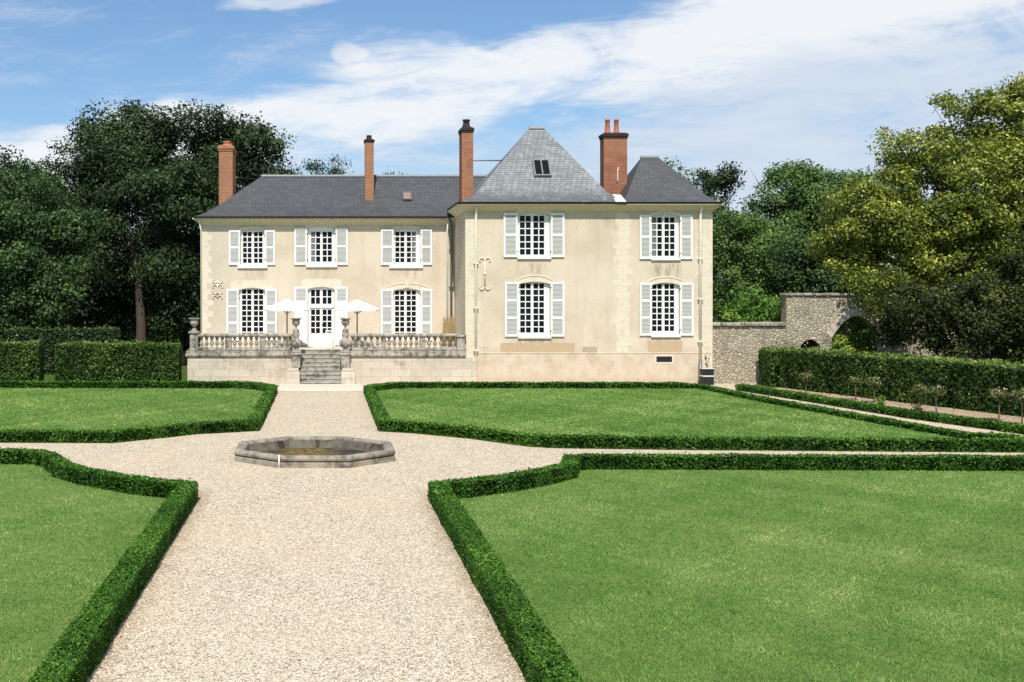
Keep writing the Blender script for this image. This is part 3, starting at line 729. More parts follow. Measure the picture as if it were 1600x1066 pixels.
# quoins and the toothed stone chain in the wing
def quoins(Y, x_in, long_, short, z0, z1, both=False, flip=False, bh=.27, name='quoins'):
    mb = MB(); z = z0; k = 0; r = random.Random(int(x_in * 100))
    while z < z1 - .1:
        h = min(bh * r.uniform(.85, 1.15), z1 - z); w = (long_ if k % 2 else short) * r.uniform(.78, 1.12)
        a, b = (x_in - w / 2, x_in + w / 2) if both else ((x_in - w, x_in) if flip else (x_in, x_in + w))
        j = r.uniform(-.06, .06) if both else 0; mb.bbox(a + j, b + j, Y - .003 - .004 * r.random(), Y + .02, z + .001, z + h - .001, .002); z += h; k += 1
    mb.build(name, 'quoin', house)
quoins(YM, XL + .003, .56, .36, 1.6, 7.3)
quoins(YF, XW + .003, .55, .40, .05, 7.62)
quoins(YF, wx(973, YF), .74, .50, 1.42, 7.62, True)
quoins(YF, XR - .003, .66, .48, .05, 7.62, False, True)

# rectangular repairs and the plinth line
for px0, px1, t, bt, m, pr in ((910, 933, 542, 553, 'patch_grey', .004), (782, 898, 536, 553, 'patch_brown', .003), (1013, 1066, 533, 553, 'patch_brown', .004)):
    mb = MB(); mb.box(wx(px0, YF), wx(px1, YF), YF - pr, YF + .01, wz(bt, YF), wz(t, YF)); o = mb.build('wall_patch', m, house)
mb = MB(); mb.sweep([(XR + .0, YF), (wx(745, YF), YF)], [(-.001, 1.36), (.018, 1.37), (.012, 1.41), (-.001, 1.42)]); mb.build('string_course', 'stucco', house)
mb = MB(); vx0, vx1, vz0, vz1 = wx(1025.5, YF), wx(1050, YF), wz(566, YF), wz(557, YF)
for q in ((vx0 - .07, vx1 + .07, vz1, vz1 + .07), (vx0 - .07, vx1 + .07, vz0 - .07, vz0), (vx0 - .07, vx0, vz0, vz1), (vx1, vx1 + .07, vz0, vz1)): mb.box(q[0], q[1], YF - .014, YF + .01, q[2], q[3])
vent = mb.build('vent', 'quoin', house); g = MB(); g.box(vx0, vx1, YF - .005, YF + .01, vz0, vz1)
for k in range(7): g.box(vx0 + (k + .5) * (vx1 - vx0) / 7 - .012, vx0 + (k + .5) * (vx1 - vx0) / 7 + .012, YF - .02, YF - .004, vz0, vz1)
g.build('grille', 'iron', vent)

# ornamental wall anchors
def anchor(Y, cx, top, bot, wpx, kind):
    X, z1, z0 = wx(cx, Y), wz(top, Y), wz(bot, Y); w = wpx * Y / F / 2; mb = MB(); y = Y - .03
    mb.tube([(X, y, z0), (X, y, z1)], .035, 6)
    def curl(zc, up, sx, r): mb.tube([(X, y, zc)] + [(X + sx * (w * .55 - r * cos(t)) , y, zc + up * (r * sin(t) * 1.1)) for t in np.linspace(.2, 3.9, 9)], .03, 5)
    ends = [(z1, -1), (z0, 1)] if kind == 'I' else [(z1, -1), (z0, 1), ((z0 + z1) / 2 + .12, 1), ((z0 + z1) / 2 - .12, -1)]
    for zc, up in ends:
        for sx in (-1, 1): curl(zc, -up if kind == 'I' else up, sx, w * .42)
    if kind == 'I': mb.lathe(X, y, [(.02, (z0 + z1) / 2 - .09), (.07, (z0 + z1) / 2), (.02, (z0 + z1) / 2 + .09)], 8)
    mb.build('wall_anchor', 'anchor', house)
anchor(YM, 340, 439, 465, 15, 'X'); anchor(YF, 757.5, 407, 449, 17, 'I')

# cornice and gutters (path runs so that outside is to the right: negative offsets)
def corn(path, zt, name='cornice'):
    P = [(0, zt - .36), (-.04, zt - .36), (-.06, zt - .30), (-.10, zt - .28), (-.24, zt - .17), (-.36, zt - .11), (-.38, zt - .02), (0, zt - .02)]
    mb = MB(); mb.sweep(path, P); mb.build(name, 'cornice', house)
EM, EW = 7.74, 8.08
corn([(XL, 60.0), (XL, YM), (XW, YM)], EM); corn([(XW, 60.0), (XW, YF), (XR, YF), (XR, 60.0)], EW)
def gut(path, z):
    mb = MB(); mb.sweep(path, [(.0, z - .05), (-.07, z - .055), (-.10, z + .0), (-.10, z + .035), (-.02, z + .035)]); mb.build('gutter', 'gutter', house)
gx0, gy0, gx1 = 6.06, 52.56, 17.60; mx0, my0 = -6.14, 56.98
gut([(mx0, 60.0), (mx0, my0), (gx0 + .02, my0)], EM); gut([(gx0, my0 + .1), (gx0, gy0), (gx1, gy0), (gx1, 59.0)], EW)

# roofs
def hip(x0, x1, y0, y1, z0, xa, xb, yr, zr, t, u, mat, name='roof', mid=None, ridge='quoin'):
    mb = MB(); c = [(x0, y0), (x1, y0), (x1, y1), (x0, y1)]; r = [(xa, yr), (xb, yr), (xb, yr), (xa, yr)]
    ring = lambda q, zz: [(c[i][0] + (r[i][0] - c[i][0]) * q, c[i][1] + (r[i][1] - c[i][1]) * q, z0 + (zr - z0) * zz) for i in range(4)]
    R0, Rm, R1, R2 = ring(0, 0), ring(t * .5, u * .44), ring(t, u), ring(1, 1)
    for A, B in ((R0, Rm), (Rm, R1), (R1, R2)):
        for i in range(4):
            j = (i + 1) % 4; mb.mi = 1 if (mid and A is not R1) else 0
            mb.face([A[i], A[j], B[j], B[i]])
    mb.mi = 1 if mid else 0; mb.face([(p[0], p[1], p[2] - .01) for p in reversed(R0)])
    mb.face([R0[0], R0[1], (x1, y0, z0 - .01), (x0, y0, z0 - .01)])
    o = mb.build(name, [mat] + ([mid] if mid else []), house)
    return o, R1, R2
roof_m, _, R2 = hip(mx0, 11.0, my0, 63.3, EM + .03, -3.08, 9.6, 60.1, 10.05, .30, .235, 'slate')
rb = MB(); rb.sweep([(R2[0][0] - .05, 60.1), (8.6, 60.1)], [(-.13, 10.0), (-.06, 10.1), (.06, 10.1), (.13, 10.0)]); rb.build('ridge_cap', 'zinc', roof_m)
roof_p, _, Rp = hip(gx0, 13.52, gy0, 59.15, EW + .03, 9.78, 10.36, 55.85, 11.90, .22, .12, 'old_slate'); roof_p['label'] = 'steep pavilion roof of pale weathered slates with a dark lower band'
rb = MB(); rb.sweep([(9.72, 55.85), (10.42, 55.85)], [(-.12, 11.82), (-.05, 11.94), (.05, 11.94), (.12, 11.82)]); rb.build('ridge_cap', 'zinc', roof_p)
roof_h, _, Rh = hip(13.28, gx1, gy0 + .006, 57.6, EW + .034, 14.82, 15.55, 55.05, 10.42, .24, .175, 'slate'); roof_h['label'] = 'small hipped roof of dark blue slates at the right end'
rb = MB(); rb.sweep([(14.76, 55.05), (15.6, 55.05)], [(-.1, 10.36), (-.04, 10.46), (.04, 10.46), (.1, 10.36)]); rb.build('ridge_cap', 'zinc', roof_h)
mb = MB(); mb.face([(wx(957, 53.3), 53.3, wz(303.5, 53.3)), (wx(970, 53.1), 53.1, wz(304.5, 53.1)), (wx(980, 52.5), 52.5, wz(316.5, 52.5)), (wx(962, 52.5), 52.5, wz(316.5, 52.5))])
mb.build('valley_flashing', 'lead', house, normals=False)

# roof lights
def slope_z(y, y0, yr, z0, zr, t, u):
    q = (y - y0) / (yr - y0); return z0 + (zr - z0) * (u * q / t if q < t else u + (1 - u) * (q - t) / (1 - t))
def rooflight(xa, xb, ya, yb, zf, frame, glass, nm, bars, lift=.08, th=.07):
    mb = MB(); zA, zB = zf(ya), zf(yb); d = np.array([0, yb - ya, zB - zA]); L = np.linalg.norm(d); d /= L; n = np.array([0, -d[2], d[1]])
    o = np.array([0, ya, zA]); P = lambda x, s, h: tuple(o + [x, 0, 0] + d * s + n * h)
    def slab(x0, x1, s0, s1, h0, h1):
        mb.grid([[P(x0, s0, h0), P(x1, s0, h0), P(x1, s1, h0), P(x0, s1, h0)], [P(x0, s0, h1), P(x1, s0, h1), P(x1, s1, h1), P(x0, s1, h1)]], True, True)
    slab(xa, xa + th, 0, L, -.1, lift); slab(xb - th, xb, 0, L, -.1, lift); slab(xa + th, xb - th, 0, th, -.1, lift); slab(xa + th, xb - th, L - th, L, -.1, lift)
    for k in range(bars): xm = xa + (xb - xa) * (k + 1) / (bars + 1); slab(xm - .03, xm + .03, th, L - th, -.1, lift - .004)
    s = mb.build('skylight', frame, nm); mb = MB(); slab(xa + th * .9, xb - th * .9, th * .9, L - th * .9, 0, lift - .03); mb.build('pane', glass, s)
    return s
zp = lambda y: slope_z(y, gy0, 55.85, EW + .03, 11.90, .22, .12)
zm = lambda y: slope_z(y, my0, 60.1, EM + .03, 10.05, .30, .235)
rooflight(9.6, 10.38, 53.88, 54.5, zp, 'zinc', 'glass', roof_p, 1, .14)
m_ = M_plain('pink_hatch', (.30, .20, .155), .6, .2); MT['hatch'] = m_
rooflight(wx(629.5, 58.5), wx(643, 58.5), 58.3, 58.85, zm, 'zinc', 'hatch', roof_m, 0, .12, .06)

# chimneys
def chimney(x0, x1, y0, y1, z0, z1, mat, cap, pots, capmat='soot', flare=.06, label=None, bands=True):
    mb = MB(); mb.box(x0, x1, y0, y1, z0, z1); ch = mb.build('chimney', mat, house)
    if label: ch['label'] = label
    cb = MB(); h = cap
    cb.box(x0 - flare * .5, x1 + flare * .5, y0 - flare * .5, y1 + flare * .5, z1, z1 + h * .35); cb.box(x0 - flare, x1 + flare, y0 - flare, y1 + flare, z1 + h * .35 + .001, z1 + h * .8); cb.box(x0 - flare * .2, x1 + flare * .2, y0 - flare * .2, y1 + flare * .2, z1 + h * .8 + .001, z1 + h, .04)
    cb.build('chimney_cap', capmat, ch)
    for (px, py, r, hh, m) in pots:
        pb = MB(); pb.lathe(px, py, [(r * 1.25, z1 + h - .02), (r * 1.2, z1 + h + .06), (r, z1 + h + .10), (r * .78, z1 + h + hh - .1), (r * 1.05, z1 + h + hh - .07), (r * 1.0, z1 + h + hh), (r * .7, z1 + h + hh)], 10); pb.build('chimney_pot', m, ch)
    return ch
chimney(wx(342, 59), wx(363.5, 59), 59, 61.1, 7.6, wz(236, 59), 'brick_orange', .3, [(-4.85, 59.6, .19, .25, 'terracotta'), (-4.85, 60.5, .19, .25, 'terracotta')], 'brick_orange', .07, 'wide orange brick chimney at the left hip of the main roof')
y2 = 58.35; chimney(wx(570.3, y2), wx(584, y2), y2, y2 + .62, 8.3, wz(222.5, y2), 'brick_orange', .16, [((wx(570, y2) + wx(584, y2)) / 2, y2 + .3, .13, .22, 'soot')], 'soot', .05, 'slim orange brick chimney on the main roof slope')
y3 = 53.9; chimney(wx(721.5, y3), wx(739.5, y3), y3, y3 + 1.0, 7.9, wz(207, y3), 'brick', .25, [((wx(721, y3) + wx(739, y3)) / 2, y3 + .35, .17, .38, 'soot')], 'soot', .045, 'tall slim red brick chimney left of the pavilion roof')
y4 = 54.9; c4 = chimney(wx(943.5, y4), wx(980, y4), y4, y4 + .75, 8.0, wz(216, y4), 'brick', .26, [(wx(952, y4), y4 + .35, .125, .66, 'terracotta'), (wx(966, y4), y4 + .35, .125, .66, 'terracotta')], 'soot', .06, 'broad red brick chimney with two tall clay pots')
mb = MB(); xa = wx(965, y4); mb.tube([(xa - .04, y4 - .03, wz(285, y4)), (xa, y4 - .03, wz(281, y4)), (xa, y4 - .03, wz(266, y4)), (xa + .04, y4 - .03, wz(262, y4))], .03, 5); mb.build('tie_bar', 'anchor', c4)
mb = MB(); mb.tube([(wx(739, 54.4), 54.4, wz(251, 54.4)), (wx(786, 55.3), 55.3, wz(251, 55.3))], .03, 6); mb.build('brace_rod', 'zinc', house)

# rain pipes
def pipe(pts, r, mat, boot=None, brackets=()):
    mb = MB(); mb.tube(pts, r, 8); o = mb.build('downpipe', mat, house)
    if brackets:
        for z in brackets:
            b = MB(); b.bbox(pts[-1][0] - r * 1.7, pts[-1][0] + r * 1.7, pts[-1][1] - r * 1.25, pts[-1][1] + .12, z - .02, z + .02, .005); b.build('pipe_bracket', mat, o)
    if boot:
        b = MB(); b.tube([(pts[-1][0], pts[-1][1], boot), (pts[-1][0], pts[-1][1], .0)], r * 1.35, 8); b.build('pipe_boot', 'zinc', o)
xp = wx(743.3, YF); pipe([(xp, 52.66, 8.02), (xp, YF - .12, 7.6), (xp, YF - .08, 7.3), (xp, YF - .08, .0)], .062, 'pipe_cream', None, (1.5, 3.4, 5.4))
xp = wx(1093.5, YF); pipe([(xp, 52.66, 8.02), (xp, YF - .12, 7.6), (xp, YF - .08, 7.3), (xp, YF - .08, 1.0)], .064, 'pipe_cream', 1.0, (1.9, 3.8, 5.6))
xp = XW - .16; pipe([(xp - .1, 57.0, 7.66), (xp, YM - .14, 7.2), (xp, YM - .10, 6.9), (xp, YM - .10, 1.5)], .06, 'zinc', None, (2.6, 4.4, 6.2))
pipe([(XW - .33, 57.05, 7.66), (XW - .36, YM - .1, 7.1), (XW - .36, YM - .09, 1.5)], .045, 'pipe_cream')
xp = XL + .02; pipe([(xp - .1, 57.05, 7.66), (xp, YM - .09, 7.1), (xp, YM - .09, 1.5)], .035, 'pipe_cream')

# ================================================================ terrace
YT = 52.78; TX0, TX1 = -6.05, wx(727, YT); SX0, SX1 = -1.02, .78; ZF = 1.5
ter = thing('terrace', 'raised stone terrace with balustrade and central steps before the left facade', 'terrace', (0, YT, 0))
mb = MB()
mb.box(TX0, SX0 - .36, YT, YM - .002, 0, 1.2); mb.box(SX1 + .40, XW - .002, YT, YM - .002, 0, 1.2); mb.box(SX0 - .36, SX1 + .40, 54.25, YM - .002, 0, 1.2)
mb.box(XW - .002, wx(745, YT), YT, YF - .013, 0, 1.2)
mb.build('retaining_wall', 'terrace_wall', ter)
mb = MB(); C = [(0, 1.2), (-.04, 1.2), (-.09, 1.26), (-.10, 1.34), (-.05, 1.38), (-.05, 1.5), (.42, 1.5), (.42, 1.2)]
mb.sweep([(TX0, YM - .2), (TX0, YT), (SX0 - .36, YT), (SX0 - .36, 54.3)], C); mb.sweep([(SX1 + .40, 54.3), (SX1 + .40, YT), (TX1 + .0, YT)], C)
mb.build('coping', 'balustrade', ter)
mb = MB(); mb.box(TX0 + .3, SX0 - .5, YT + .41, YM - .003, 1.2, 1.494); mb.box(SX1 + .6, XW - .004, YT + .41, YM - .003, 1.2, 1.494); mb.box(SX0 - .5, SX1 + .6, 54.28, YM - .003, 1.2, 1.494); mb.build('terrace_floor', 'pale_stone', ter)
mb = MB(); n = 9; y0, y1 = 51.75, 54.28
for k in range(n):
    z = ZF * (k + 1) / n; y = y0 + (y1 - y0) * k / n
    mb.bbox(SX0 + .001 - (.04 if k < 2 else 0), SX1 - .001 + (.04 if k < 2 else 0), y - .03, y1 + .02, z - .055, z, .012); mb.box(SX0 + .012, SX1 - .012, y, y1, z - ZF / n - .001, z - .0555)
mb.build('steps', 'steps', ter)
# cheek walls beside the steps
for a, b in ((SX0 - .62, SX0), (SX1, SX1 + .62)):
    mb = MB(); mb.bbox(a, b, 51.7, YT - .11, 0, .62, .03); mb.bbox(a + .06, b - .06, 51.95, YT - .11, .62, .74, .02)
    mb.build('cheek_wall', 'terrace_wall', ter)
# plinth + hand rail + dado blocks + balusters
def rail_run(x0, x1): 
    mb = MB(); mb.bbox(x0, x1, YT + .02, YT + .30, 1.502, 1.62, .02); mb.build('plinth', 'balustrade', ter)
    mb = MB(); mb.sweep([(x0, YT + .16), (x1, YT + .16)], [(-.16, 2.11), (-.19, 2.15), (-.19, 2.21), (-.14, 2.26), (.14, 2.26), (.19, 2.21), (.19, 2.15), (.16, 2.11)]); mb.build('handrail', 'balustrade', ter)
XPL, XPR = SX0 - .36, SX1 + .42
rail_run(wx(309, YT), XPL); rail_run(XPR, wx(714, YT))
PROF = [(.075, 1.62), (.085, 1.65), (.06, 1.67), (.045, 1.70), (.085, 1.77), (.098, 1.82), (.07, 1.89), (.042, 1.95), (.05, 1.965), (.042, 1.98), (.072, 2.03), (.085, 2.06), (.085, 2.11)]
bal = None
def baluster(x):
    global bal
    if bal is None:
        mb = MB(); mb.lathe(0, 0, PROF, 10); bal = mb.build('baluster', 'baluster', None); bal.parent = ter; o = bal
    else:
        o = bal.copy(); COL.objects.link(o); o.parent = ter
    o.location = (x - ter.location[0], YT + .16 - ter.location[1], 0); o.rotation_euler[2] = random.uniform(0, 6)
def run(px0, px1, n):
    for k in range(n): baluster(wx(px0 + (px1 - px0) * (k + .5) / n, YT))
def dado(px0, px1):
    mb = MB(); mb.bbox(wx(px0, YT), wx(px1, YT), YT + .04, YT + .28, 1.62, 2.11, .01); mb.build('dado_block', 'balustrade', ter)
run(310, 351, 5); dado(351.5, 361.5); run(362, 405, 5); dado(405.5, 415.5); run(416, 457, 5)
run(547, 595, 5); dado(595.5, 603.5); run(604, 655.5, 6); dado(656, 665); run(666, 713.5, 5)
def pier(px0, px1, ztop, cap=True):
    a, b = wx(px0, YT), wx(px1, YT); mb = MB(); mb.bbox(a, b, YT - .01, YT + .40, 1.502, ztop - .1, .012)
    mb.bbox(a - .05, b + .05, YT - .06, YT + .45, 1.502, 1.60, .015)
    mb.bbox(a - .06, b + .06, YT - .07, YT + .46, ztop - .1, ztop, .02); mb.build('pier', 'balustrade', ter)
pier(296.5, 309, 2.36); pier(714, 726.5, 2.20)
# tall sculpted pedestals either side of the steps
for xc in (SX0 - .19, SX1 + .21):
    mb = MB(); mb.bbox(xc - .19, xc + .19, YT - .25, YT + .16, .745, 1.29, .012); mb.bbox(xc - .24, xc + .24, YT - .30, YT + .2, 1.29, 1.42, .03)
    mb.bbox(xc - .19, xc + .19, YT - .24, YT + .14, 1.42, 1.52, .02)
    mb.lathe(xc, YT - .05, [(.16, 1.52), (.17, 1.56), (.10, 1.60), (.13, 1.66), (.235, 1.78), (.26, 1.88), (.22, 1.97), (.15, 2.03), (.12, 2.10), (.155, 2.17), (.17, 2.25), (.12, 2.33), (.15, 2.36), (.15, 2.40)], 14)
    for k in range(6):
        t = 2 * pi * k / 6 + .3; mb.lathe(xc + .235 * cos(t), YT - .05 + .235 * sin(t), [(.02, 1.70), (.06, 1.78), (.075, 1.86), (.045, 1.95), (.01, 1.99)], 7)
    mb.build('pedestal', 'balustrade', ter)

def urn(x, y, z, s, label, mat):
    r = thing('stone_urn', label, 'urn', (x, y, z), 'stone urns on the terrace')
    mb = MB(); mb.bbox(x - .13 * s, x + .13 * s, y - .13 * s, y + .13 * s, z, z + .05 * s, .01)
    mb.lathe(x, y, [(.11*s, z+.05*s), (.10*s, z+.08*s), (.045*s, z+.12*s), (.04*s, z+.16*s), (.07*s, z+.19*s), (.15*s, z+.27*s), (.185*s, z+.36*s), (.175*s, z+.42*s), (.15*s, z+.45*s), (.22*s, z+.51*s), (.265*s, z+.535*s), (.24*s, z+.55*s), (.14*s, z+.47*s), (.02*s, z+.44*s)], 16)
    mb.build('bowl', mat, r)
    return r
urn((wx(296.5, YT) + wx(309, YT)) / 2, YT + .2, 2.36, 1.08, 'pale stone urn on the left corner pier of the terrace balustrade', 'baluster')
urn(SX0 - .19, YT - .05, 2.40, 1.0, 'dark weathered stone urn on the pedestal left of the steps', 'balustrade')
urn(SX1 + .21, YT - .05, 2.40, 1.0, 'dark weathered stone urn on the pedestal right of the steps', 'balustrade')

# parasols
def parasol(px, label, w, zr, za, Y=55.2, rot=0.0):
    x = wx(px, Y); r = thing('parasol', label, 'parasol', (x, Y, ZF), 'white parasols on the terrace')
    mb = MB(); mb.lathe(x, Y, [(.03, ZF + .05), (.028, za - .05), (.012, za - .03)], 8); mb.lathe(x, Y, [(.02, za - .02), (.02, za + .02), (.005, za + .03)], 8); mb.build('pole', 'wood_dark', r)
    mb = MB(); mb.bbox(x - .26, x + .26, Y - .26, Y + .26, ZF, ZF + .07, .02); mb.lathe(x, Y, [(.05, ZF + .07), (.045, ZF + .35)], 8); mb.build('base', 'zinc', r)
    mb = MB(); n = 8; M = 7; rows = []
    for k in range(M + 1):
        q = k / M; ring = []
        for j in range(n * 4):
            t = 2 * pi * j / (n * 4) + rot; fr_ = (j % 4) / 4; R = w * q * (cos(pi / n) / cos((fr_ - .5) * 2 * pi / n)) 
            sag = -.05 * q * q * (1 - (2 * fr_ - 1) ** 2); z = za - (za - zr) * (q ** .9 * .93 + .07 * q * q) + sag * .6
            ring.append((x + R * cos(t), Y + R * sin(t), z))
        rows.append(ring)
    mb.smooth = True; mb.grid(rows[::-1] if False else rows, True); mb.smooth = False
    for j in range(n * 4):                                     # valance
        a, b = rows[-1][j], rows[-1][(j + 1) % (n * 4)]; mb.face([a, b, (b[0], b[1], b[2] - .07), (a[0], a[1], a[2] - .07)])
    mb.build('canopy', 'canvas', r, normals=False)
    for j in range(n):
        rb = MB(); t = 2 * pi * j / n + rot; rb.tube([(x, Y, za - .08), (x + w * .96 * cos(t), Y + w * .96 * sin(t), zr - .03)], .011, 4)
        rb.tube([(x, Y, zr - .25), (x + w * .5 * cos(t), Y + w * .5 * sin(t), zr + (za - zr) * .42)], .009, 4)
        rb.build('rib', 'wood_dark', r)
parasol(448.5, 'open white parasol on a dark pole left of the french door', 1.10, wz(483, 55.2), wz(466, 55.2))
parasol(558, 'open white parasol on a dark pole right of the french door', 1.10, wz(483, 55.2), wz(467.5, 55.2), rot=.12)

# white garden chair by the door, folded chairs in the corner
def garden_chair(x, y, rz, label):
    r = thing('garden_chair', label, 'chair', (0, 0, 0)); W = 'white'
    def bx(name, *bs):
        mb = MB()
        for b in bs: mb.bbox(*b, .006)
        return mb.build(name, W, r)
    bx('seat', *[(-.22, .22, -.22 + k * .09, -.15 + k * .09, ZF + .42, ZF + .44) for k in range(5)])
    bx('backrest', (-.22, .22, .235, .26, ZF + .80, ZF + .86), (-.22, .22, .235, .26, ZF + .56, ZF + .60), *[(-.2 + k * .095, -.17 + k * .095, .24, .255, ZF + .60, ZF + .80) for k in range(5)])
    for sx in (-1, 1):
        bx('leg', (sx * .21 - .017, sx * .21 + .017, -.22, -.186, ZF, ZF + .42)); bx('leg', (sx * .21 - .017, sx * .21 + .017, .226, .26, ZF, ZF + .86))
        bx('armrest', (sx * .235 - .02, sx * .235 + .02, -.2, .25, ZF + .62, ZF + .64), (sx * .235 - .012, sx * .235 + .012, -.19, -.165, ZF + .44, ZF + .62))
    r.location = (x, y, 0); r.rotation_euler[2] = rz
garden_chair(wx(520, 54.9), 54.9, 2.3, 'white slatted garden chair on the terrace right of the french door')
def folded_chair(px, lean, label, h, w):
    Y = YM - .5; x = wx(px, Y); r = thing('folded_chair', label, 'chair', (x, Y, ZF), 'folded chairs in the terrace corner')
    def P(u, s, off=0): return (x + u + lean * s, Y + .38 * s / h - off, ZF + s)
    for sx in (-1, 1):
        mb = MB(); mb.tube([P(sx * w, .0), P(sx * w * .72, h)], .028, 6); mb.build('rail', 'wood_tan', r)
        mb = MB(); mb.tube([P(sx * w * .7, .05, .09), P(sx * w * .5, h * .94, .06)], .024, 6); mb.build('leg', 'wood_tan', r)
    mb = MB()
    for k in range(9):
        s0 = .35 + (h - .55) * k / 9; a, b = P(-w * .85, s0, .03), P(w * .85, s0, .03); c, d = P(w * .8, s0 + .10, .03), P(-w * .8, s0 + .10, .03); mb.grid([[a, b, c, d], [(q[0], q[1] + .02, q[2]) for q in (a, b, c, d)]], True, True)
    mb.build('slats', 'wood_tan', r); return r
folded_chair(697.5, .05, 'tan wooden folded chair leaning on the wall, the left one of the pair', 1.42, .20)
folded_chair(707.5, .02, 'tan wooden folded chair leaning by the corner drainpipes, the right one of the pair', 1.58, .16)

# ================================================================ basin, step, planter
BC = (-.20, 28.82); R8 = 2.06
bas = thing('fountain_basin', 'low octagonal stone fountain basin in the middle of the gravel crossing', 'basin', (*BC, 0))
def octo(r, z): return [(BC[0] + r * cos(pi / 8 + k * pi / 4), BC[1] + r * sin(pi / 8 + k * pi / 4), z) for k in range(8)]
mb = MB(); mb.grid([octo(R8, .0), octo(R8, .115), octo(R8 - .03, .13), octo(R8 - .075, .135), octo(R8 - .075, .0)], True); mb.build('base_course', 'basin', bas)
mb = MB(); mb.grid([octo(R8 - .08, .13), octo(R8 - .06, .15), octo(R8 + .0, .17), octo(R8 + .015, .21), octo(R8 + .0, .255), octo(R8 - .05, .285), octo(R8 - .20, .275), octo(R8 - .25, .25), octo(R8 - .265, .2)], True); mb.build('rim', 'basin', bas)
mb = MB(); mb.grid([octo(R8 - .262, .22), octo(R8 - .29, .15), octo(R8 - .36, .02)], True); mb.build('lining', 'basin_in', bas)
mb = MB(); mb.face(octo(R8 - .35, .024)); mb.build('bed', 'moss', bas)
mb = MB(); xq, yq = wx(436, 26.88), 26.88; mb.tube([(xq, yq, .0), (xq, yq, .31)], .018, 6); mb.build('overflow_pipe', 'white', bas)

mb = MB(); mb.bbox(-1.95, 1.72, 48.95, 51.7, 0, .10, .02); mb.bbox(-1.80, 1.6, 48.75, 48.99, 0, .06, .015)
tag(mb.build('stone_step', 'pale_stone'), 'long low pale stone step at the end of the path before the terrace', 'step')

pl = thing('planter', 'dark square planter with pale bands at the right corner of the house', 'planter', (wx(1104, 52.3), 52.3, 0))
x, y = wx(1104.5, 52.3), 52.3
mb = MB(); mb.bbox(x - .24, x + .24, y - .24, y + .24, .02, .38, .02); mb.box(x - .22, x + .22, y - .22, y + .22, .44, .72, -.03, -.02); mb.build('pot', 'iron', pl)
for q0, q1 in ((.38, .44), (0, .02), (.72, .75)): mb = MB(); mb.bbox(x - .25, x + .25, y - .25, y + .25, q0, q1, .008); mb.build('band', 'lead', pl)
mb = MB()
for k in range(4):
    a = k * 1.7; mb.tube([(x, y, .74), (x + .05 * cos(a), y + .05 * sin(a), 1.0), (x + .13 * cos(a), y + .13 * sin(a), 1.22 + .06 * (k % 3))], .008, 4)
st_ = mb.build('stem', 'stem', pl)
P = np.concatenate([np.array([x, y, 0]) + rng.normal(0, 1, (26, 3)) * [.1, .1, .1] + [0, 0, 1.2], np.array([x, y, 0]) + rng.normal(0, 1, (14, 3)) * [.08, .08, .06] + [0, 0, .86]])
leaf_mesh('foliage', ['rose_leaf'], leaf_arrays(P, np.tile([[0, -.4, 1.0]], (len(P), 1)), .10), rng.random(len(P)), None, pl)

# ================================================================ garden wall with arch
YW = 53.25; gw = thing('garden_wall', 'rubble stone garden wall with a stepped top, a small doorway and a large arch', 'wall', (20, YW, 0))
xs_ = wx(1228, YW); xe = 31.0; lowz, hiz = wz(509, YW), wz(462, YW)
mb = MB()
dh = (wx(1250.5, YW), wx(1281, YW), 0, wz(530.5, YW), .28)
ax0, ax1, azt = wx(1299, YW), wx(1378, YW), wz(494, YW)
def archwall(x0, x1, zt, y, depth, holes):
    mb.plate(x0, x1, 0, zt, y, holes, depth)
    mb.face([(x0, y + depth, 0), (x0, y + depth, zt), (x1, y + depth, zt), (x1, y + depth, 0)]) if not holes else None
    mb.face([(x0, y, zt), (x1, y, zt), (x1, y + depth, zt), (x0, y + depth, zt)]); mb.face([(x0, y, 0), (x0, y, zt), (x0, y + depth, zt), (x0, y + depth, 0)]); mb.face([(x1, y, 0), (x1, y + depth, 0), (x1, y + depth, zt), (x1, y, zt)])
archwall(XR + .002, xs_, lowz, YW, .5, []); archwall(xs_ + .001, xe, hiz, YW - .04, .6, [dh, (ax0, ax1, 0, azt, .98)])
mb.build('masonry', 'rubble', gw, normals=False)
mb = MB(); r = random.Random(3); x = XR + .01
while x < xs_ - .05:
    w = min(r.uniform(.35, .7), xs_ - x); mb.bbox(x, x + w - .012, YW - .10 - r.random() * .04, YW + .6, lowz - .02, lowz + .13 + r.random() * .04, .03); x += w
x = xs_ - .06
while x < xe:
    w = r.uniform(.35, .7); mb.bbox(x, x + w - .012, YW - .12 - r.random() * .03, YW + .62, hiz - .01, hiz + .09 + r.random() * .03, .025); x += w
mb.build('coping', 'balustrade', gw)
mb = MB()                                                   # dressed ring round the arch
N = 15
for k in range(N):
    t0, t1 = k / N, (k + 1) / N - .004
    def pt(t, o):
        xx = ax0 + (ax1 - ax0) * t; zz = azt - .98 + .98 * (1 - (2 * t - 1) ** 2); nx, nz = (2 * t - 1) * 1.0, .9
        L = math.hypot(nx, nz); return (xx + nx / L * o, zz + nz / L * o)
    mb.prism_y([pt(t0, 0.003), pt(t1, 0.003), pt(t1, .34), pt(t0, .34)], YW - .065, YW + .0)
mb.build('arch_ring', 'terrace_wall', gw)
mb = MB(); a, b, c, d, rs = dh; mb.face([(a - .05, YW + .30, 0), (b + .05, YW + .30, 0), (b + .05, YW + .30, d + .05), (a - .05, YW + .30, d + .05)])
for k in range(6): mb.box(a + (b - a) * k / 6 + .01, a + (b - a) * (k + 1) / 6 - .01, YW + .27, YW + .298, .02, d)
m_ = M_plain('dark_red_paint', (.035, .009, .008), .6, .3); MT['red_door'] = m_
mb.build('door', 'red_door', gw)

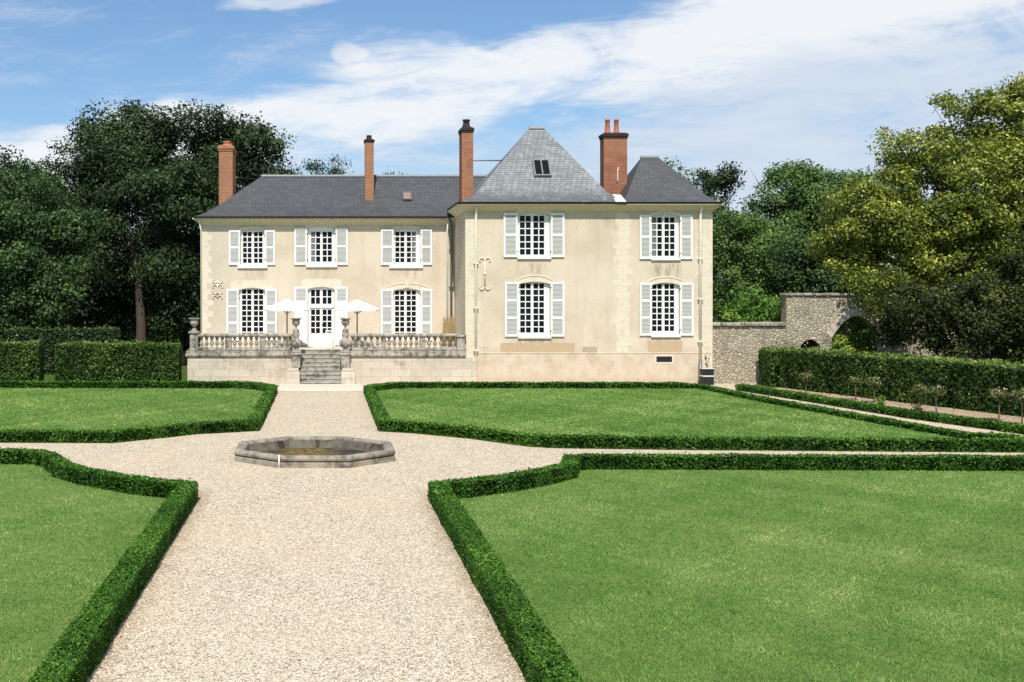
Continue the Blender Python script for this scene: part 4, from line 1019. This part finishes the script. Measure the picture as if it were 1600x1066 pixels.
# ================================================================ clipped hornbeam hedges
HB = ['hornbeam', 'box_core']
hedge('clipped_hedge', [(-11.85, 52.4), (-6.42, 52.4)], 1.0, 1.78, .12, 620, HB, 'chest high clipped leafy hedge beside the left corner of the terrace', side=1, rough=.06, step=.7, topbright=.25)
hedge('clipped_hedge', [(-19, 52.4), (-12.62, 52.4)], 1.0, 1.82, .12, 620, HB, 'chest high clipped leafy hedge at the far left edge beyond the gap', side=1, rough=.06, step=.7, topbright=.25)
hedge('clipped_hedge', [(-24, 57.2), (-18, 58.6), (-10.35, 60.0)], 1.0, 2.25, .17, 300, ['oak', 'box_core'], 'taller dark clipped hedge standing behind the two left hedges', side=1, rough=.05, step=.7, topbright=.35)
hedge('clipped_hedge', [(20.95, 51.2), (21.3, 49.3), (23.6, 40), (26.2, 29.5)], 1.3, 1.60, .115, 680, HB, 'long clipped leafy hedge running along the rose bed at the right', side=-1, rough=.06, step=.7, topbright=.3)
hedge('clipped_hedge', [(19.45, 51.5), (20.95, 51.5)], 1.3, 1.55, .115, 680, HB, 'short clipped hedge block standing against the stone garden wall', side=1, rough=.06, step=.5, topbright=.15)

# climbing white rose on the hedge corner
cr = thing('rose_bush', 'white flowering rose climbing at the corner of the right hedge', 'rose', (20.7, 50.8, 0))
P = np.stack([rng.normal(20.72, .2, 420), rng.normal(50.9, .14, 420), rng.uniform(.05, 1.35, 420)], 1)
mb = MB(); 
for k in range(5): mb.tube([(20.7 + .05 * k - .1, 50.95, 0), (20.65 + .1 * k - .2, 50.9, .6), (20.75 + .12 * k - .25, 50.9, 1.3)], .012, 4)
mb.build('stem', 'stem', cr); leaf_mesh('foliage', ['rose_leaf'], leaf_arrays(P, np.tile([[-.3, -1, .5]], (420, 1)), .11), rng.beta(2, 2, 420), None, cr)
P = P[:34] + [0, -.12, 0]; leaf_mesh('flower', ['flower'], leaf_arrays(P, np.tile([[-.2, -1, .4]], (34, 1)), .08, .5, .9), rng.random(34), None, cr)

# standard roses
def standard(px, py, hgt, rad, seed, label):
    Y = F * H / (py - CY); x = wx(px, Y); r = thing('standard_rose', label, 'rose', (x, Y, 0), 'standard roses in the bed')
    g = np.random.default_rng(seed); mb = MB(); mb.tube([(x, Y, 0), (x + g.normal(0, .012), Y, hgt * .5), (x + g.normal(0, .02), Y, hgt)], [.022, .018, .016], 6)
    for k in range(7):
        a = g.uniform(0, 6.28); mb.tube([(x, Y, hgt - .05), (x + rad * .5 * cos(a), Y + rad * .5 * sin(a), hgt + rad * .2), (x + rad * .9 * cos(a), Y + rad * .9 * sin(a), hgt + rad * g.uniform(-.2, .8))], [.01, .008, .004], 4)
    mb.build('stem', 'stem', r); n = 340
    d = unit(g.normal(0, 1, (n, 3))); P = np.array([x, Y, hgt + rad * .3]) + d * (g.random(n) ** .4)[:, None] * rad * np.array([[1.25, 1.25, .85]])
    P += .12 * rad * g.normal(0, 1, P.shape)
    leaf_mesh('crown', ['rose_leaf'], leaf_arrays(P, d + [[0, 0, .4]], .085), np.clip(g.beta(2, 2, n) + .2 * d[:, 2], 0, 1), None, r)
    m = 7; P = np.array([x, Y, hgt + rad * .3]) + unit(g.normal(0, 1, (m, 3)) + [[0, -.5, .5]]) * rad * 1.1
    leaf_mesh('flower', ['flower'], leaf_arrays(P, np.tile([[0, -.7, .7]], (m, 1)), .045, .4, .9), g.random(m), None, r)
for a in ((1259, 616, .62, .24, 1, 'small standard rose nearest the wall, beside the white climbing rose'),
          (1337, 626, .66, .21, 2, 'small standard rose with a thin stem, second from the wall end of the bed'),
          (1365, 630, .70, .22, 3, 'small standard rose beside the little green shrub in the bed'),
          (1437, 644, .66, .23, 4, 'pale topped standard rose, left of the middle pair in the bed'),
          (1463, 647, .70, .23, 5, 'pale topped standard rose, right of the middle pair in the bed'),
          (1560.5, 658, .78, .24, 6, 'standard rose on a tall bare stem near the right end of the bed'),
          (1597, 665, .80, .28, 7, 'standard rose cut by the right edge of the view')): standard(*a)
def bush(name, label, x, y, lob, n, per, cr_, size, leaf, seed, cat='shrub', group=None, tint0=0.0):
    r = thing(name, label, cat, (x, y, 0), group); P, N, T, C, size = crown_leaves(lob, n, per, cr_, size, seed, .8, .3, .7, tint0)
    ok = P[:, 2] > .02; P, N, T = P[ok], N[ok], T[ok]; leaf_mesh('foliage', [leaf], leaf_arrays(P, N, size), T, None, r)
    mb = MB(); g = np.random.default_rng(seed)
    for i in range(min(7, len(C))):
        c = C[i]; mb.tube([(x + g.normal(0, .1), y + g.normal(0, .1), 0), ((x + c[0]) / 2, (y + c[1]) / 2, c[2] * .6), tuple(c)], [.05 * cr_ + .01, .035 * cr_ + .008, .006], 5)
    mb.build('stem', 'bark_d', r); return r
xb, yb = wx(1378, 41.8), 42.4
bush('small_shrub', 'little bright green shrub between the standard roses', xb + .2, yb, [(xb + .2, yb, .22, .2, .2, .26)], 10, 30, .12, .07, 'bright_leaf', 31)
xb, yb = wx(1446, 39.4), 40.3
bush('small_shrub', 'low dark shrub at the foot of the middle pair of roses', xb + .2, yb, [(xb + .2, yb, .2, .28, .22, .2)], 10, 30, .12, .07, 'hornbeam', 32)

# ================================================================ shrubs and trees
s_ = lambda Y: F / Y
bush('shrub', 'bright green leafy shrub showing over the low part of the garden wall', wx(1175, 56), 56, [(wx(1178, 55), 55, wz(494, 55), 1.5, 1.0, 1.05), (wx(1143, 55), 55, wz(505, 55), 1.0, .9, .75), (wx(1207, 55), 55.2, wz(492, 55), .9, .8, .95)], 60, 150, .42, .15, 'bright_leaf', 41)
bush('shrub', 'bright green shrub seen through the arch of the garden wall', wx(1346, 54.6), 54.6, [(wx(1345, 54.6), 54.6, wz(525, 54.6), 1.15, .55, 1.1), (wx(1355, 54.6), 54.6, wz(560, 54.6), 1.2, .6, 1.1)], 60, 150, .36, .13, 'bright_leaf', 42, tint0=.2)
bush('shrub', 'yellow green shrub at the left foot of the arch', wx(1316, 52.4), 52.4, [(wx(1314, 52.4), 52.4, 1.5, .36, .3, .62), (wx(1322, 52.4), 52.4, 1.2, .36, .3, .5)], 22, 70, .22, .11, 'bright_leaf', 43, tint0=.4)

G1, G2 = 'trees left of the house', 'trees behind the garden wall'
tree('oak_tree', 'huge dark oak rising behind the left corner of the house', (wx(219, 66), 66), [lobe(195, 255, 70, 88), lobe(300, 240, 70, 72), lobe(365, 235, 70, 62), lobe(405, 265, 70, 56), lobe(130, 330, 70, 74), lobe(245, 345, 70, 95), lobe(345, 345, 70, 75), lobe(160, 220, 70, 42), lobe(335, 205, 70, 36), lobe(240, 205, 70, 40), lobe(200, 420, 70, 60), lobe(300, 430, 70, 70), lobe(420, 300, 70, 45), lobe(105, 275, 70, 48), lobe(75, 310, 70, 50), lobe(230, 300, 65.5, 60), lobe(300, 310, 66, 60), lobe(160, 390, 66, 50), lobe(270, 420, 66, 40), lobe(385, 225, 70, 36)], 580, 250, .92, .21, 101, 'oak', 'bark', .30, G1, limbs=34, fork=.45, lean=(-.3, 0))
tree('ash_tree', 'mid green feathery tree at the left edge in front of the oak', (wx(40, 61), 61), [lobe(40, 330, 61, 66), lobe(95, 385, 61, 52), lobe(15, 420, 61, 70), lobe(85, 450, 61, 50), lobe(30, 480, 61, 50), lobe(120, 340, 61, 30), lobe(-60, 380, 61, 90)], 260, 260, .8, .19, 102, 'ash', 'bark_d', .3, G1, limbs=24)
tree('oak_tree', 'dark tree top at the far left edge beyond the ash', (wx(-20, 76), 76), [lobe(-10, 285, 76, 52), lobe(-70, 300, 76, 80), lobe(40, 310, 76, 45)], 70, 220, 1.0, .24, 103, 'oak', 'bark_d', .35, G1, limbs=14)
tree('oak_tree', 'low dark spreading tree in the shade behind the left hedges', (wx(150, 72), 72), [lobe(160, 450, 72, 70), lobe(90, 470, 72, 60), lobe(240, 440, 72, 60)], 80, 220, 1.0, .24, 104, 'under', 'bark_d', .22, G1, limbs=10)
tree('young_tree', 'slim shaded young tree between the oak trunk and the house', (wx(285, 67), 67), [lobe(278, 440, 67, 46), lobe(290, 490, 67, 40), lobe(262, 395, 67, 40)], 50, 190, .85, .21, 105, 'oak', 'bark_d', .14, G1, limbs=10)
tree('distant_tree', 'sparse tree top peeping over the main roof beside the oak', (wx(500, 92), 92), [lobe(490, 252, 92, 17), lobe(520, 264, 92, 22), lobe(548, 268, 92, 10), lobe(478, 275, 92, 22), lobe(525, 300, 92, 40)], 46, 42, .6, .2, 106, 'oak', 'bark_d', .18, 'trees behind the house', limbs=30)
tree('distant_tree', 'tiny tree top peeping over the main roof right of the slim chimney', (wx(607, 95), 95), [lobe(598, 274, 95, 9), lobe(618, 276, 95, 10), lobe(607, 300, 95, 25)], 22, 42, .55, .2, 107, 'oak', 'bark_d', .16, 'trees behind the house', limbs=14)
tree('slender_tree', 'dark slender open tree just right of the house', (wx(1118, 75), 75), [lobe(1138, 262, 75, 17), lobe(1108, 282, 75, 22), lobe(1128, 295, 75, 22), lobe(1100, 320, 75, 20), lobe(1118, 345, 75, 32)], 52, 105, .52, .2, 108, 'oak', 'bark_d', .16, G2, limbs=20)
tree('slender_tree', 'tree top showing behind the right slope of the small hipped roof', (wx(1052, 84), 84), [lobe(1050, 268, 84, 17), lobe(1068, 285, 84, 20), lobe(1040, 300, 84, 40)], 40, 110, .7, .22, 109, 'wood_leaf', 'bark_d', .2, G2, limbs=10)
tree('woodland_tree', 'tall mid green tree behind the garden wall left of the golden tree', (wx(1235, 80), 80), [lobe(1222, 300, 80, 36), lobe(1250, 292, 80, 42), lobe(1210, 350, 80, 60), lobe(1270, 350, 80, 62), lobe(1240, 410, 80, 75)], 190, 220, .85, .23, 110, 'wood_leaf', 'bark_d', .3, G2, limbs=16)
tree('woodland_tree', 'broad mid green tree between the tall one and the golden tree', (wx(1320, 84), 84), [lobe(1310, 302, 84, 40), lobe(1345, 302, 84, 34), lobe(1325, 360, 84, 65), lobe(1310, 430, 84, 70)], 170, 220, .85, .23, 111, 'wood_leaf', 'bark_d', .3, G2, limbs=14, tint0=-.08)
tree('woodland_tree', 'lower feathery green tree filling the gap beside the house wall', (wx(1160, 68), 68), [lobe(1150, 385, 68, 52), lobe(1195, 400, 68, 55), lobe(1130, 440, 68, 50), lobe(1180, 450, 68, 55)], 190, 230, .7, .18, 112, 'wood_leaf', 'bark_d', .22, G2, limbs=12, tint0=.05)
tree('woodland_tree', 'shaded green tree right behind the high part of the garden wall', (wx(1270, 64), 64), [lobe(1262, 410, 64, 46), lobe(1300, 420, 64, 50), lobe(1275, 460, 64, 46), lobe(1340, 440, 64, 50)], 150, 230, .7, .18, 113, 'ash', 'bark_d', .22, G2, limbs=12)
tree('golden_tree', 'large tree with golden green sunlit leaves at the right edge', (wx(1535, 55.5), 55.5),
     [lobe(1432, 232, 55, 56), lobe(1405, 260, 55, 34), lobe(1500, 200, 55, 56), lobe(1570, 185, 55, 58), lobe(1640, 190, 55, 75), lobe(1350, 345, 54, 62), lobe(1320, 375, 54, 44), lobe(1420, 340, 54, 75), lobe(1500, 310, 54, 90), lobe(1600, 320, 54, 110), lobe(1395, 425, 54, 62), lobe(1475, 420, 53.4, 66), lobe(1560, 420, 54, 85), lobe(1650, 420, 54, 80), lobe(1640, 290, 54, 90), lobe(1310, 345, 54, 36), lobe(1330, 420, 54, 46), lobe(1360, 452, 52.6, 34), lobe(1400, 455, 52.2, 40)],
     680, 240, .62, .165, 120, 'gold_leaf', 'bark', .34, G2, limbs=40, shell=.62, fork=.28, tint0=.0)
tree('shaded_crown_fill', 'added dark foliage behind the long right hedge, painted as shaded lower crown of the golden tree', (wx(1520, 48.6), 48.6), [lobe(1455, 490, 48.6, 50), lobe(1540, 485, 48.6, 60), lobe(1625, 480, 48.6, 72), lobe(1412, 478, 50, 36), lobe(1398, 512, 50.5, 26), lobe(1600, 415, 49.6, 46), lobe(1500, 528, 48.6, 42), lobe(1580, 530, 48.6, 46)], 250, 230, .5, .14, 121, 'painted_shade_leaf', 'bark_d', .2, G2, limbs=10)  # separate crown added, dark leaves in place of shade on the golden tree's low branches
# trunks standing in the shade at the left
def bare_trunk(px, Y, z1, r, label):
    x = wx(px, Y); o = thing('tree', label, 'tree', (x, Y, 0), G1); mb = MB()
    mb.tube([(x, Y, -.1), (x - .05, Y, 1.2), (x - .2, Y, 4), (x - .1, Y, z1)], [r * 1.5, r, r * .85, r * .5], 8); mb.build('trunk', 'bark', o)
    P, N, T, C, s = crown_leaves([(x, Y, z1, 1.8, 1.8, 1.4)], 26, 150, .8, .22, int(px)); leaf_mesh('crown', ['under'], leaf_arrays(P, N, s), T, None, o)
bare_trunk(238, 68.5, 6.5, .16, 'thin shaded tree close to the right of the oak trunk')

# the wood closing the view behind everything
def woodland(label, x0, x1, y0, y1, h, n, seed, leaf, prof):
    g = np.random.default_rng(seed); x = g.uniform(x0, x1, n); y = g.uniform(y0, y1, n); top = h * prof(x) * (1 + .16 * np.sin(x * .9 + y * .3) + .1 * np.sin(x * 2.3))
    z = top * g.random(n) ** .8; P = np.stack([x, y, z], 1); N = np.tile([[0, -.6, .6]], (n, 1)); 
    core = MB(); k = int((x1 - x0) / 2)
    rows = [[(x0 + (x1 - x0) * i / k, (y0 + y1) / 2 + 1.5 * math.sin(i * 1.3), z) for i in range(k + 1)] for z in (0, h * .5)]
    core.grid(rows, False)
    stuff(leaf_mesh('woodland', [leaf, 'box_core'], leaf_arrays(P, N, .5), np.clip(g.beta(2, 3, n) + .25 * (z / h - .5), 0, 1), core), label, 'woodland')
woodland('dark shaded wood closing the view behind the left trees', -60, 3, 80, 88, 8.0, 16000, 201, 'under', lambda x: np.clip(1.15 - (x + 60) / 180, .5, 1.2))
woodland('green wood closing the view behind the trees at the right', 19, 75, 90, 98, 9.0, 14000, 202, 'wood_leaf', lambda x: np.ones_like(x))

# ================================================================ light, sky, camera
EL, AZ = radians(52), radians(7)                      # sun behind the camera, a little to the left
sv = (-sin(AZ) * cos(EL), -cos(AZ) * cos(EL), sin(EL))
ld = bpy.data.lights.new('sun', 'SUN'); ld.energy = 5.0; ld.angle = radians(.55); ld.color = (1.0, .955, .87)
lo = bpy.data.objects.new('sun', ld); COL.objects.link(lo); lo.location = (-20, -40, 60)
import mathutils
lo.rotation_euler = mathutils.Vector(sv).to_track_quat('Z', 'Y').to_euler()

wd = bpy.data.worlds.new('World'); scene.world = wd; wd.use_nodes = True
nt = wd.node_tree; nt.nodes.clear(); b = NB(nt)
sky = b.n('ShaderNodeTexSky', sky_type='NISHITA'); sky.sun_disc = False; sky.sun_elevation = EL; sky.sun_rotation = math.atan2(sv[0], sv[1])
sky.altitude = 100; sky.air_density = 1.0; sky.dust_density = .8; sky.ozone_density = 2.2
tc = b.n('ShaderNodeTexCoord'); sp = b.n('ShaderNodeSeparateXYZ'); b.link(tc.outputs['Generated'], sp.inputs[0])
yy = b.math('MAXIMUM', b.math('ABSOLUTE', sp.outputs[1]), .12)
u = b.math('DIVIDE', sp.outputs[0], yy); v = b.math('DIVIDE', sp.outputs[2], yy)
cv = b.n('ShaderNodeCombineXYZ'); b.link(u, cv.inputs[0]); b.link(b.math('MULTIPLY', v, 1.9), cv.inputs[1])
rot = b.n('ShaderNodeMapping'); b.link(cv.outputs[0], rot.inputs[0]); rot.inputs['Rotation'].default_value = (0, 0, radians(-22)); rot.inputs['Scale'].default_value = (1, 1.7, 1)
wv = b.n('ShaderNodeTexNoise'); b.link(cv.outputs[0], wv.inputs[0]); wv.inputs['Scale'].default_value = 9; wv.inputs['Detail'].default_value = 4
ws = b.n('ShaderNodeSeparateColor'); b.link(wv.outputs['Color'], ws.inputs[0])
uw = b.math('ADD', u, b.math('MULTIPLY', b.math('SUBTRACT', ws.outputs[0], .5), .075)); vw = b.math('ADD', v, b.math('MULTIPLY', b.math('SUBTRACT', ws.outputs[1], .5), .045))
n1 = b.noise(rot.outputs[0], 5.2, 10, .62, 1.1); n2 = b.noise(rot.outputs[0], 2.0, 3, .5, .3); n3 = b.noise(b.scale(rot.outputs[0], (1, 1.6, 1)), 15, 9, .66, .9)
def blob(cu, cv_, ru, rv, a, warp=1):
    x = b.math('DIVIDE', b.math('SUBTRACT', uw if warp else u, cu), ru); y = b.math('DIVIDE', b.math('SUBTRACT', vw if warp else v, cv_), rv)
    return b.math('MULTIPLY', b.math('SUBTRACT', 1.0, b.step(b.math('ADD', b.math('MULTIPLY', x, x), b.math('MULTIPLY', y, y)), .05, 1.6)), a)
# a broad bank rising from low left to high right, a veil to its right, a few loose scraps in the blue
line = b.math('SUBTRACT', vw, b.math('ADD', b.math('MULTIPLY', uw, .20), .178))
below = b.math('SUBTRACT', 1.0, b.step(line, -.010, .030))
core = b.math('MULTIPLY', below, b.step(line, -.085, -.012))
veil = b.math('MULTIPLY', b.step(uw, .12, .42), .74)
lowl = b.math('MULTIPLY', b.step(v, .16, .09), .42)
bias = b.math('ADD', b.math('ADD', b.math('MULTIPLY', core, .50), veil), b.math('ADD', lowl, b.math('MULTIPLY', below, .22)))
for bl in (blob(.018, .2035, .011, .008, .75), blob(.026, .2005, .010, .006, .6), blob(-.04, .249, .05, .010, .85), blob(.03, .256, .05, .006, .4), blob(-.27, .130, .05, .022, .5), blob(-.13, .155, .05, .012, .45), blob(.20, .155, .05, .012, -.45), blob(.13, .245, .05, .03, -.35), blob(.33, .207, .05, .02, -.4), blob(.02, .15, .16, .02, .25)):
    bias = b.math('ADD', bias, bl)
dens = b.math('ADD', bias, b.math('MULTIPLY', b.math('SUBTRACT', n1, .5), 2.15))
dens = b.math('ADD', dens, b.math('MULTIPLY', b.math('SUBTRACT', n2, .5), .9)); dens = b.math('ADD', dens, b.math('MULTIPLY', b.math('SUBTRACT', n3, .5), 1.3))
cloud = b.step(dens, -.12, 1.05)
shade = b.step(b.math('ADD', b.math('ADD', core, b.math('MULTIPLY', n3, .6)), b.math('MULTIPLY', n1, .6)), .45, 1.35)
ccol = b.mix(shade, (6.3, 7.2, 8.5), (9.3, 9.5, 9.7))
skyc = b.mix(1.0, sky.outputs[0], (.98, 1.16, 1.30), 'MULTIPLY')
fin = b.mix(b.math('MULTIPLY', cloud, .93), skyc, ccol)
bg = b.n('ShaderNodeBackground'); b.link(fin, bg.inputs[0]); bg.inputs[1].default_value = .10
wo = b.n('ShaderNodeOutputWorld'); b.link(bg.outputs[0], wo.inputs[0])

cam = bpy.data.cameras.new('camera'); co = bpy.data.objects.new('camera', cam); COL.objects.link(co)
co.location = (0, 0, H); co.rotation_euler = (radians(90), 0, 0)
cam.sensor_width = 36; cam.lens = 36 * F / 1600; cam.shift_x = (800 - CX) / 1600; cam.shift_y = -(533 - CY) / 1600
cam.clip_start = .1; cam.clip_end = 4000; scene.camera = co
scene.view_settings.view_transform = 'Standard'; scene.view_settings.look = 'None'; scene.view_settings.exposure = 0; scene.view_settings.gamma = 1
scene.cycles.max_bounces = 6; scene.cycles.diffuse_bounces = 3; scene.cycles.glossy_bounces = 2; scene.cycles.transmission_bounces = 2
scene.cycles.use_denoising = False
